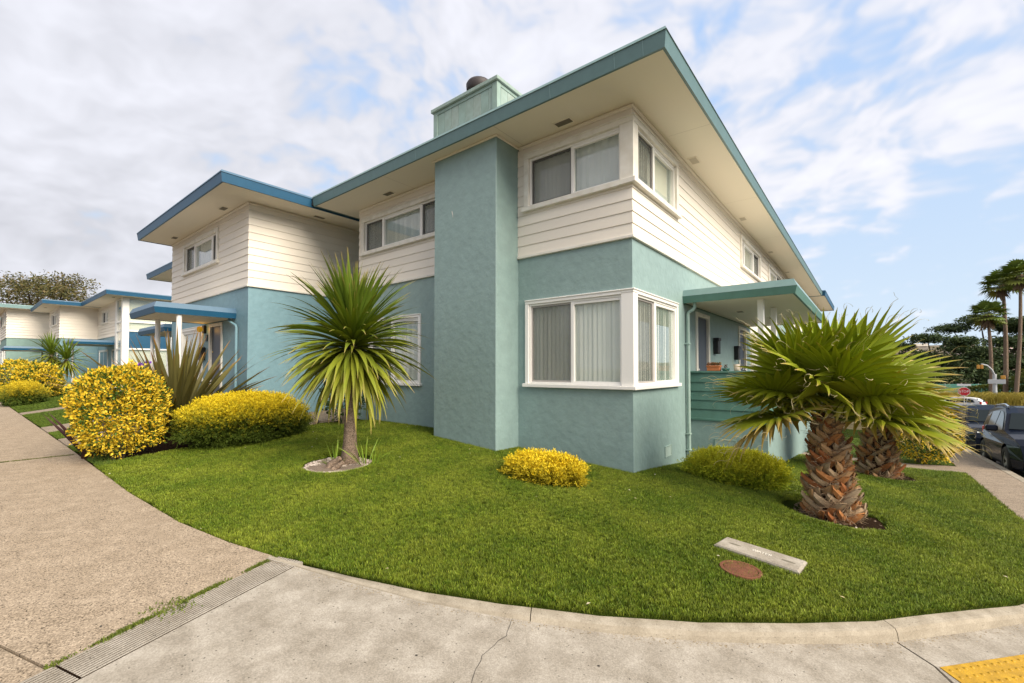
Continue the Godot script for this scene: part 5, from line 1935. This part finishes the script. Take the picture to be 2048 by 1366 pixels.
		tag(o, "pale little house far off on the hillside behind the dark trees", "house", "houses on the far hill")

func far_trees():
	var cl := leaf_mesh(.42, .2, M.fine)
	var big := leaf_mesh(.42, .16, M.fine)
	var euc := [Color(.10, .095, .03), Color(.14, .12, .045), Color(.08, .085, .03), Color(.17, .13, .06)]
	tree("broad_tree", "large olive brown gum tree behind the row at the far left", V(-98, 0, -3), 15.5, 15, .7, [[-.9, .62, .3, .3, .14], [-.55, .80, -.2, .34, .14], [-.25, .95, .1, .30, .10], [.0, .80, .3, .34, .15], [.15, .98, -.1, .25, .09], [.38, .88, .2, .30, .11], [.62, .72, -.2, .28, .12], [.80, .80, 0, .18, .07], [-.3, .55, .2, .32, .13], [.35, .58, -.1, .3, .13], [-1.0, .85, 0, .25, .10], [.1, .6, .4, .4, .15], [-.7, .45, .1, .5, .2], [.1, .4, .2, .5, .2], [.6, .48, .2, .3, .14]], big, 720, euc, M.bark_dark, "")
	var cyp := [Color(.045, .075, .028), Color(.07, .105, .038), Color(.10, .135, .05), Color(.035, .058, .025)]
	tree("cypress_tree", "dark flat topped cypress behind the three tall palms", V(20.2, -3.4, -113.0), 16.0, 9.0, .55, [[-.55, .80, .0, .34, .055], [-.15, .88, .2, .36, .06], [.3, .84, -.2, .38, .06], [.75, .86, .0, .40, .06], [-.5, .56, .2, .3, .05], [.2, .62, .2, .36, .06], [.7, .66, -.1, .42, .07], [-.1, .42, 0, .45, .08], [.5, .40, .2, .5, .1], [-.6, .34, 0, .42, .09], [1.1, .5, 0, .4, .16]], cl, 900, cyp, M.bark_dark, "dark cypresses behind the crossroads")
	tree("cypress_tree", "dark low cypress just right of the fan palm crown", V(12.5, -3.4, -104.0), 11.5, 7.0, .5, [[-.8, .80, 0, .36, .07], [-.2, .92, 0, .36, .07], [.4, .86, .1, .36, .07], [.75, .70, 0, .34, .08], [-.4, .62, .1, .5, .12], [.3, .55, 0, .5, .14], [.7, .42, 0, .45, .14], [-.7, .4, 0, .5, .16], [0, .3, .3, .6, .16], [1.0, .25, 0, .5, .14]], cl, 1000, cyp, M.bark_dark, "dark cypresses behind the crossroads")
	tree("cypress_tree", "dark cypress mass at the right edge behind the signal pole", V(31.0, -3.4, -118.0), 15.5, 9.0, .5, [[-.7, .82, 0, .4, .07], [-.1, .90, 0, .4, .07], [.5, .84, .1, .4, .07], [-.5, .6, .1, .5, .12], [.4, .55, 0, .5, .14], [-.9, .42, 0, .45, .14], [.2, .3, .3, .6, .16], [-.6, .22, .3, .6, .16]], cl, 1000, cyp, M.bark_dark, "dark cypresses behind the crossroads")
	# yellow-green grasses on the bank below the palms
	var bl := MB.new()
	bl.usec = true
	bl.strip([V(-.02, 0, 0), V(.1, .6, 0), V(.45, .95, 0)], [V(.02, 0, 0), V(.13, .58, 0), V(.46, .94, 0)])
	var buf := PackedFloat32Array()
	for i in 5200:
		var u := rng.randf()
		var p := V(9.0 + u * 17.0, -3.3, -78.0 - u * 9.0 - rng.randf() * 3.5)
		var az := rng.randf() * TAU
		var s := rng.randf_range(.9, 1.9)
		push(buf, V(cos(az), 0, sin(az)) * s, V(0, s, 0), V(-sin(az), 0, cos(az)) * s, p, Color(.22, .20, .03).lerp(Color(.42, .32, .07), rng.randf()))
	scatter("ornamental_grass", bl.mesh(M.fine), buf, self)
	var rb := leaf_mesh(.3, .16, M.fine)
	for q in [["bushy green shrub behind the rightmost tall palm", V(22.5, -3.3, -92.5), V(6, 5.0, 4)], ["reddish low shrub along the green fence", V(19.0, -3.3, -95.0), V(9, 2.4, 2)]]:
		shrub("far_shrub", q[0], "shrub", q[1], q[2], 2.2, 5000, rb, gold_colour(Color(.05, .08, .02), Color(.16, .17, .03), -.2), .4)

func planting():
	cordyline("cabbage tree with a round head of arching sword leaves on the turf", V(-3.42, .10, 2.51), 1.82, 296, 1.2, .088, V(.03, 0, -.02))
	# a thinner bare trunk leaning behind it, with dark leaves
	var lf := leaf_mesh(.10, .05, M.leaf)
	shrub("dark_shrub", "small dark leaved shrub by the wall behind the cabbage tree", "shrub", V(-6.45, .28, .80), V(1.0, .95, .8), 2.0, 700, lf, func(_d, _q, _p): return Color(.018, .04, .014).lerp(Color(.05, .085, .02), rng.randf()), .2, "", .2, .15, 0.0, 8)
	flax("grass_tuft", "tuft of bright green strap leaves left of the cabbage tree trunk", V(-3.48, .11, 2.70), 13, .48, .018, 1.0, Color(.12, .22, .02), Color(.24, .33, .04), Color(.40, .38, .1), 0.0, TAU)
	flax("grass_tuft", "tuft of bright green strap leaves right behind the cabbage tree trunk", V(-3.10, .12, 2.45), 12, .50, .018, .8, Color(.12, .22, .02), Color(.24, .33, .04), Color(.40, .38, .1), 0.0, TAU)
	flax("grass_tuft", "lone sprout of green blades at the right rim of the gravel ring", V(-2.93, .12, 2.43), 6, .34, .018, .55, Color(.12, .22, .02), Color(.24, .33, .04), Color(.5, .4, .1), 5.6, 1.6)

	fan_palm("nearer fan palm with a stout pineapple like trunk on the turf", V(2.345, -.27, -.42), V(-.05, 0, -.02), 1.22, .255, 20, .78, 170, .6, [[2.45, .08, 6, 0.15], [2.85, .02, 8, .2], [.0, .05, 5, 0], [-.4, .1, 4, .1], [3.2, .05, 5, .1], [2.6, .35, 3, .4], [.55, .35, 4, -.3]])
	fan_palm("farther fan palm with a short trunk behind the nearer one", V(2.82, -.57, -5.1), V(.05, 0, .05), 1.15, .34, 18, .84, 130, 2.1, [[.15, .15, 5, .1], [.3, -.10, 7, 0], [-.4, -.1, 6, 0], [.75, .15, 6, 0.0], [1.2, .25, 5, .1]])

	var eu := leaf_mesh(.052, .030, M.leaf)
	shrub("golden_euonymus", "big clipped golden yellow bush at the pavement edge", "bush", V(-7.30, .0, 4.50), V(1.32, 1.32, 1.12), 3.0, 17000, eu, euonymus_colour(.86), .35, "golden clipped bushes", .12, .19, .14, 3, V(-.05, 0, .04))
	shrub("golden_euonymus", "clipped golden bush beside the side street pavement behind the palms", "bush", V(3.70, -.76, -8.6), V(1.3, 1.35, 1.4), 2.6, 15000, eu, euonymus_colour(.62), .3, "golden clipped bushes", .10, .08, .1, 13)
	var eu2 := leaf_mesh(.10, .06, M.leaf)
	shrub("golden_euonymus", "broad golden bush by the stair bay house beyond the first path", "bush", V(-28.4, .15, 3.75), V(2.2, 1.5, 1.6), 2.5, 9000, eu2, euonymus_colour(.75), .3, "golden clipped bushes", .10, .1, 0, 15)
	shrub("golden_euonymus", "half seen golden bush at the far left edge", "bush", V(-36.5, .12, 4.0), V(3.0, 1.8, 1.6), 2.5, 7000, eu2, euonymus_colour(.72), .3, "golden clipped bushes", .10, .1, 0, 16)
	var sp := sprig_mesh(.12, M.fine)
	var sp2 := sprig_mesh(.20, M.fine)
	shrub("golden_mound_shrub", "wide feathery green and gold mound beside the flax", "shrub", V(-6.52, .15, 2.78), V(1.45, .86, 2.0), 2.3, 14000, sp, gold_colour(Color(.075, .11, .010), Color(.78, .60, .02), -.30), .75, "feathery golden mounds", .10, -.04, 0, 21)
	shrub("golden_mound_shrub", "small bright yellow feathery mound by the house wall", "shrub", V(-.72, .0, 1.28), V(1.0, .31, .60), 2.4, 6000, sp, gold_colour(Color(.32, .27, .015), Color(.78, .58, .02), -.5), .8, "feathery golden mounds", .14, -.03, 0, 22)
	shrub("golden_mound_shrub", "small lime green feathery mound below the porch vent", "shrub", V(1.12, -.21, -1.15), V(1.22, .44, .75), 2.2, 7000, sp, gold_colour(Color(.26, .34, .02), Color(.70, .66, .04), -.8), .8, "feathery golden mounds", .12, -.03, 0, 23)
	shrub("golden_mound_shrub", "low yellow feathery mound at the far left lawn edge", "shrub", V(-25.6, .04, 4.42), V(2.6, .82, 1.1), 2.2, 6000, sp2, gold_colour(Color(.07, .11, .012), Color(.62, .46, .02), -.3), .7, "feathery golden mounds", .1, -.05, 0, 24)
	flax("flax_plant", "bronze green flax with stiff upright sword leaves", V(-8.48, .12, 3.40), 120, 2.2, .115, .85, Color(.085, .075, .028), Color(.15, .135, .04), Color(.36, .17, .05))
	flax("dark_flax", "dark purple flax leaves leaning out left of the golden bush", V(-7.85, .02, 4.76), 10, 1.2, .06, .72, Color(.05, .022, .024), Color(.09, .045, .045), Color(.07, .03, .03), 2.0, 1.1)
	# fine weeds at the foot of the bed
	var wb := PackedFloat32Array()
	var wl := leaf_mesh(.09, .008, M.leaf)
	for i in 900:
		var c: Array = [[-7.55, 4.72, .35], [-8.3, 3.1, .3], [-9.0, 4.5, .4], [-6.9, 4.75, .2]][rng.randi() % 4]
		var p := V(c[0] + rng.randfn() * c[2] * .5, 0, minf(c[1] + rng.randfn() * c[2] * .4, 4.81))
		p.y = gy(p.x, p.z) - .03
		var x := V(rng.randfn() * .5, 1, rng.randfn() * .5).normalized()
		var y := x.cross(V(rng.randfn(), 0, rng.randfn())).normalized()
		push(wb, x, y, x.cross(y), p, Color(.06, .12, .015).lerp(Color(.14, .19, .03), rng.randf()))
	scatter("weeds", wl, wb, self)
	cordyline("small twin headed cabbage tree in front of the stair bay house", V(-30.3, .2, 3.05), 1.5, 110, 1.15, .07, Vector3.ZERO, "", [V(-.1, 2.1, .1), V(1.0, 1.85, -.35)])
	# purple flower heads showing above the golden bush
	var fl := thing("purple_flowers", "purple flower heads on thin stems behind the golden bush", "flower", V(-9.3, .1, 4.0))
	for q in [[-9.25, 1.60, 4.0], [-9.0, 1.68, 3.75], [-9.55, 1.52, 4.1], [-9.1, 1.56, 4.15], [-8.9, 1.62, 3.9]]:
		var s := MB.new()
		s.tube([V(-9.25, .1, 4.0), V(q[0], q[1], q[2])], [.008, .005], 5)
		obj("stem", s, M.stem, fl)
		var h := MB.new()
		h.usec = true
		for i in 40:
			var d := V(rng.randfn(), rng.randfn() * .7, rng.randfn()).normalized()
			var o := V(q[0], q[1], q[2])
			h.col = Color(.16, .05, .42).lerp(Color(.3, .12, .55), rng.randf())
			var e := d.cross(V(.3, .5, .8)).normalized() * .012
			h.strip([o + d * .02 - e, o + d * .055 - e], [o + d * .02 + e, o + d * .055 + e])
		obj("flower_head", h, M.leaf, fl)

func parked_cars():
	var navy := mat(.007, .010, .020, .25, .12)
	navy.clearcoat_enabled = true
	navy.clearcoat = .25
	navy.clearcoat_roughness = .04
	var slate := mat(.010, .014, .024, .25, .12)
	slate.clearcoat_enabled = true
	slate.clearcoat = .25
	slate.clearcoat_roughness = .04
	var white := mat(.75, .75, .74, .25)
	var black := mat(.012, .012, .014, .2)
	# forward is towards the viewer (+z); the street rises towards the viewer
	var pitch := .058
	car("dark blue sport utility car parked first at the kerb, silver roof rails", "cars parked along the side street", V(6.15, walk_y(-10.9) - .25, -10.9), -PI / 2, pitch, navy)
	car("dark slate car parked second, behind the one with roof rails", "cars parked along the side street", V(6.15, walk_y(-16.6) - .25, -16.6), -PI / 2, pitch, slate, false)
	car("white car crossing at the far junction", "cars at the crossroads", V(10.6, walk_y(-66.0) - .165, -66.0), PI * .86, 0.0, white, false, .92, false)
	car("black car seen from behind waiting at the junction", "cars at the crossroads", V(11.3, walk_y(-46) - .25, -46.0), PI / 2, -.055, black, false, .88, false)
	car("white car farther right at the junction edge", "cars at the crossroads", V(15.4, walk_y(-50) - .25, -50.0), PI / 2, -.05, white, false, .95, false)

func small_things():
	# concrete meter lid and rusty cover sunk in the turf
	var c := [V(1.578, 0, 1.891), V(1.60, 0, 1.623), V(2.29, 0, 1.627), V(2.28, 0, 1.968)]
	c = [V(1.60, 0, 1.93), V(1.64, 0, 1.66), V(2.29, 0, 1.70), V(2.26, 0, 1.985)]
	var b := MB.new()
	var top := []
	var bot := []
	for q in c:
		var y := gy(q.x, q.z)
		top.append(V(q.x, y + .034, q.z)); bot.append(V(q.x, y - .1, q.z))
	var mid: Vector3 = (top[0] + top[1] + top[2] + top[3]) / 4
	var inn := []
	for q in top: inn.append(q.lerp(mid, .05))
	for k in 4:
		var k2 := (k + 1) % 4
		b.quado(top[k] - V(0, .012, 0), top[k2] - V(0, .012, 0), bot[k2], bot[k], (top[k] + top[k2]) / 2 - mid)
		b.quado(top[k] - V(0, .012, 0), top[k2] - V(0, .012, 0), inn[k2], inn[k], (top[k] + top[k2]) / 2 - mid + V(0, .3, 0))
	b.quado(inn[0], inn[1], inn[2], inn[3], Vector3.UP)
	var s := thing("meter_box", "pale concrete meter box lid lying in the turf", "utility cover", mid)
	obj("lid", b, M.concrete, s)
	var dx: Vector3 = ((top[3] - top[0]) + (top[2] - top[1])).normalized()
	var dz: Vector3 = ((top[0] - top[1]) + (top[3] - top[2])).normalized()
	var up := dz.cross(dx).normalized()
	for k in [-.20, .22]:
		var h := MB.new()
		h.lathe([Vector2(0, 0), Vector2(.03, .0005), Vector2(.034, -.001)], 12)
		obj("pick_hole", h, M.vent, s, Transform3D(Basis(dx * 1.6, up, dz * .45), mid + dx * k + up * .002))
	var tm := TextMesh.new()
	tm.text = "WATER"
	tm.font_size = 10
	tm.pixel_size = .005
	tm.depth = .003
	tm.material = M.trim
	var sf := SystemFont.new()
	sf.font_names = PackedStringArray(["Droid Sans"])
	tm.font = sf
	piece("lettering", tm, s, Transform3D(Basis(dx, -dz, up), mid + up * .003 + dx * .02))

	var m := V(1.885, gy(1.885, 2.25) + .012, 2.25)
	var r := thing("round_cover", "round rusty iron cover in the turf beside the meter box", "utility cover", m)
	var rb := MB.new()
	rb.lathe([Vector2(.155, -.05), Vector2(.155, .004), Vector2(.15, .008), Vector2(.128, .008), Vector2(.126, .002)], 32)
	obj("ring", rb, M.rust, r, Transform3D(Basis(dx, up, dz), m))
	var rl := MB.new()
	rl.lathe([Vector2(.122, .002), Vector2(.122, .006), Vector2(.05, .009), Vector2(0, .009)], 32)
	obj("lid", rl, M.rust, r, Transform3D(Basis(dx, up, dz), m))

	# pots on the porch cap
	var Y := 1.5
	var p := thing("flower_trough", "orange terracotta trough of succulents on the porch wall", "flower pot", V(.42, Y, -2.76))
	var tb := MB.new()
	tb.box(V(.31, Y, -2.83), V(.535, Y + .085, -2.70), .008)
	tb.box(V(.297, Y + .075, -2.842), V(.548, Y + .105, -2.688), .006)
	obj("trough", tb, M.terracotta, p)
	var bb := PackedFloat32Array()
	var lfm := leaf_mesh(.035, .022, M.leaf)
	for i in 260:
		var q := V(rng.randf_range(.31, .535), Y + .10 + rng.randf() * .045, rng.randf_range(-2.83, -2.70))
		var x := V(rng.randfn(), 1.2, rng.randfn()).normalized()
		var y := x.cross(V(rng.randfn(), 0, rng.randfn())).normalized()
		push(bb, x, y, x.cross(y), q, Color(.30, .10, .06).lerp(Color(.16, .17, .06), rng.randf()))
	scatter("succulents", lfm, bb, p)
	p = thing("bonsai_dish", "shallow jade green dish with a tiny plant on the porch wall", "flower pot", V(.63, Y, -2.76))
	tb = MB.new()
	tb.lathe([Vector2(.0, .0), Vector2(.05, .0), Vector2(.07, .03), Vector2(.075, .05), Vector2(.066, .05), Vector2(.055, .035), Vector2(0, .035)], 20, V(.63, Y, -2.76))
	obj("dish", tb, M.jade, p)
	bb = PackedFloat32Array()
	for i in 60:
		var q := V(.63 + rng.randfn() * .016, Y + .05 + rng.randf() * .06, -2.76 + rng.randfn() * .016)
		var x := V(rng.randfn(), rng.randf() + .4, rng.randfn()).normalized()
		var y := x.cross(V(rng.randfn(), 0, rng.randfn())).normalized()
		push(bb, x * .7, y * .7, x.cross(y) * .7, q, Color(.10, .08, .06).lerp(Color(.22, .2, .16), rng.randf()))
	scatter("twigs", lfm, bb, p)
	p = thing("cream_jar", "cream ceramic jar with a small handle on the porch wall", "pot", V(.82, Y, -2.76))
	tb = MB.new()
	tb.lathe([Vector2(0, 0), Vector2(.042, 0), Vector2(.052, .04), Vector2(.055, .08), Vector2(.046, .105), Vector2(.046, .122), Vector2(.03, .125), Vector2(0, .115)], 20, V(.82, Y, -2.76))
	obj("jar", tb, M.cream_pot, p)
	var hd := MB.new()
	hd.tube([V(.87, Y + .09, -2.76), V(.895, Y + .085, -2.76), V(.895, Y + .05, -2.76), V(.873, Y + .035, -2.76)], [.008, .008, .008, .008], 6)
	obj("handle", hd, M.cream_pot, p)

	# bare earth, gravel in the rings round the trunks
	for w in [[-3.36, 2.72, .47, "gravel", 2200], [2.345, -.42, .48, "mulch", 700], [2.88, -5.1, .5, "mulch", 300]]:
		var so := MB.new()
		var ring := []
		var cen := V(w[0], gy(w[0], w[1]) + .012, w[1])
		for k in 28:
			var a := TAU * k / 28
			var rr: float = w[2] * (1.0 + .08 * sin(a * 3.0 + w[0]) + .05 * sin(a * 7.0))
			var q := V(w[0] + cos(a) * rr, 0, w[1] + sin(a) * rr)
			q.y = minf(gy(q.x, q.z) + .008, cen.y + .045)
			ring.append(q)
		for k in 28: so.trio(cen, ring[k], ring[(k + 1) % 28], Vector3.UP)
		struct("tree_pit", so, M.grit if w[3] == "gravel" else M.soil)
		var pebble := MB.new()
		pebble.usec = true
		pebble.lathe([Vector2(0, -.5), Vector2(.42, -.3), Vector2(.5, .05), Vector2(.3, .38), Vector2(0, .45)], 6)
		var pb := PackedFloat32Array()
		for i in w[4]:
			var a := rng.randf() * TAU
			var rr: float = w[2] * sqrt(rng.randf()) * .98
			var q := V(w[0] + cos(a) * rr, 0, w[1] + sin(a) * rr)
			q.y = minf(gy(q.x, q.z) + .012, cen.y + .05)
			var sc := rng.randf_range(.014, .040) * (1.0 if w[3] == "gravel" else .9)
			var B := Basis(V(rng.randfn(), rng.randfn(), rng.randfn()).normalized(), rng.randf() * TAU).scaled(V(sc, sc * .7, sc))
			var col := Color(.70, .62, .55).lerp(Color(.26, .19, .15), pow(rng.randf(), 1.1)) if w[3] == "gravel" else Color(.09, .06, .04).lerp(Color(.26, .19, .14), rng.randf())
			push(pb, B.x, B.y, B.z, q, col)
		scatter("gravel" if w[3] == "gravel" else "mulch", pebble.mesh(M.fine), pb, self)
	# old stump beside the cabbage tree
	var st := thing("old_stump", "weathered split stump leaning against the cabbage tree foot", "stump", V(-3.36, .12, 2.86))
	for q in [[-3.50, 2.84, .17, .05, -.25], [-3.36, 2.90, .19, .06, -.35], [-3.24, 2.92, .15, .05, -.2]]:
		var sb := MB.new()
		sb.tube([V(q[0], .04, q[1]), V(q[0] + q[4] * .15 + .05, .04 + q[2] * .6, q[1] - .07), V(q[0] + .10, .06 + q[2], q[1] - .14)], [q[3] * 1.25, q[3], q[3] * .55], 7)
		obj("root", sb, M.bark, st)
	# litter: fallen petals and leaves on turf and paving
	var pet := leaf_mesh(.035, .02, M.leaf)
	var lb := PackedFloat32Array()
	for i in 60:
		var x := rng.randf_range(-6.8, 3.9)
		var z := rng.randf_range(-1.5, 4.9)
		if not Geometry2D.is_point_in_polygon(Vector2(x, z), poly(LAWN)): continue
		var a := rng.randf() * TAU
		push(lb, V(cos(a), .2, sin(a)), V(0, 1, 0), V(-sin(a), 0, cos(a)), V(x, gy(x, z) + .032, z), Color(.6, .55, .45).lerp(Color(.45, .35, .12), rng.randf()))
	scatter("fallen_petals", pet, lb, self)
	# gum spots and specks on the paving
	var sp := MB.new()
	sp.usec = true
	sp.lathe([Vector2(.5, 0), Vector2(.3, .06), Vector2(0, .08)], 9)
	var sb2 := PackedFloat32Array()
	for q in [[-2.3, 5.35], [-2.0, 5.1], [-1.75, 5.4], [-1.5, 4.95], [-3.4, 5.3], [-1.1, 5.2], [-4.1, 5.5], [.35, 4.45], [.1, 4.75], [.7, 4.6], [1.5, 3.95], [-5.5, 5.6], [-.8, 5.7]]:
		var sc := rng.randf_range(.012, .026)
		var y := 0.0 if q[0] < -.8 else ramp_y(q[0], q[1])
		push(sb2, V(sc, 0, 0), V(0, sc * .3, 0), V(0, 0, sc * .8), V(q[0], y + .0015, q[1]), Color(.05, .045, .04))
	scatter("gum_spots", sp.mesh(M.fine), sb2, self)
	# grit and crumbs gathered along the foot of the kerb
	var kb := kerb_line(.095)
	var crumb := PackedFloat32Array()
	for i in 900:
		var k := rng.randi() % (kb.size() - 1)
		var q: Vector2 = kb[k].lerp(kb[k + 1], rng.randf())
		var n2: Vector2 = (kb[k + 1] - kb[k]).normalized()
		q += Vector2(-n2.y, n2.x) * absf(rng.randfn()) * .035
		var sc := rng.randf_range(.002, .007)
		push(crumb, V(sc * 1.6, 0, 0), V(0, sc, 0), V(0, 0, sc * 1.3), V(q.x, ramp_y(q.x, q.y) + .001, q.y), Color(.16, .11, .06).lerp(Color(.42, .33, .2), rng.randf()))
	scatter("grit", sp.mesh(M.fine), crumb, self)
	# moss and weeds in the joint between pavement and ramp, and along the turf's edge
	var ms := PackedFloat32Array()
	var ml := leaf_mesh(.022, .008, M.leaf)
	for i in 3600:
		var t := rng.randf()
		var c0 := Vector2(-1.062, 4.60).lerp(Vector2(-.572, 5.94), t)
		var dens := .5 + .5 * sin(t * 19.0) + (.8 if t > .52 and t < .62 else 0.0)
		if rng.randf() > dens * .75: continue
		var wd := .012 + (.05 if t > .53 and t < .61 else 0.0)
		var q := V(c0.x + rng.randfn() * wd, .002, c0.y + rng.randfn() * wd)
		var x := V(rng.randfn() * .6, 1, rng.randfn() * .6).normalized()
		var y := x.cross(V(rng.randfn(), 0, rng.randfn())).normalized()
		push(ms, x, y, x.cross(y), q, Color(.06, .09, .01).lerp(Color(.16, .19, .03), rng.randf()))
	for i in 500:
		var q := V(-8.41 + rng.randfn() * .006, .0, 4.9 + rng.randf() * 1.0)
		var x := V(rng.randfn() * .6, 1, rng.randfn() * .6).normalized()
		var y := x.cross(V(rng.randfn(), 0, rng.randfn())).normalized()
		push(ms, x, y, x.cross(y), q, Color(.06, .09, .01).lerp(Color(.16, .17, .04), rng.randf()))
	scatter("moss", ml, ms, self)

func turf():
	var b := MB.new()
	b.usec = true
	for i in 7:
		var az := i * 2.4
		var d := V(cos(az), 0, sin(az))
		var s := V(-sin(az), 0, cos(az)) * .0014
		var o := d * .006 * (1 + i % 3)
		var h := .017 + .004 * (i % 3)
		var lean := .005 + .004 * (i % 4)
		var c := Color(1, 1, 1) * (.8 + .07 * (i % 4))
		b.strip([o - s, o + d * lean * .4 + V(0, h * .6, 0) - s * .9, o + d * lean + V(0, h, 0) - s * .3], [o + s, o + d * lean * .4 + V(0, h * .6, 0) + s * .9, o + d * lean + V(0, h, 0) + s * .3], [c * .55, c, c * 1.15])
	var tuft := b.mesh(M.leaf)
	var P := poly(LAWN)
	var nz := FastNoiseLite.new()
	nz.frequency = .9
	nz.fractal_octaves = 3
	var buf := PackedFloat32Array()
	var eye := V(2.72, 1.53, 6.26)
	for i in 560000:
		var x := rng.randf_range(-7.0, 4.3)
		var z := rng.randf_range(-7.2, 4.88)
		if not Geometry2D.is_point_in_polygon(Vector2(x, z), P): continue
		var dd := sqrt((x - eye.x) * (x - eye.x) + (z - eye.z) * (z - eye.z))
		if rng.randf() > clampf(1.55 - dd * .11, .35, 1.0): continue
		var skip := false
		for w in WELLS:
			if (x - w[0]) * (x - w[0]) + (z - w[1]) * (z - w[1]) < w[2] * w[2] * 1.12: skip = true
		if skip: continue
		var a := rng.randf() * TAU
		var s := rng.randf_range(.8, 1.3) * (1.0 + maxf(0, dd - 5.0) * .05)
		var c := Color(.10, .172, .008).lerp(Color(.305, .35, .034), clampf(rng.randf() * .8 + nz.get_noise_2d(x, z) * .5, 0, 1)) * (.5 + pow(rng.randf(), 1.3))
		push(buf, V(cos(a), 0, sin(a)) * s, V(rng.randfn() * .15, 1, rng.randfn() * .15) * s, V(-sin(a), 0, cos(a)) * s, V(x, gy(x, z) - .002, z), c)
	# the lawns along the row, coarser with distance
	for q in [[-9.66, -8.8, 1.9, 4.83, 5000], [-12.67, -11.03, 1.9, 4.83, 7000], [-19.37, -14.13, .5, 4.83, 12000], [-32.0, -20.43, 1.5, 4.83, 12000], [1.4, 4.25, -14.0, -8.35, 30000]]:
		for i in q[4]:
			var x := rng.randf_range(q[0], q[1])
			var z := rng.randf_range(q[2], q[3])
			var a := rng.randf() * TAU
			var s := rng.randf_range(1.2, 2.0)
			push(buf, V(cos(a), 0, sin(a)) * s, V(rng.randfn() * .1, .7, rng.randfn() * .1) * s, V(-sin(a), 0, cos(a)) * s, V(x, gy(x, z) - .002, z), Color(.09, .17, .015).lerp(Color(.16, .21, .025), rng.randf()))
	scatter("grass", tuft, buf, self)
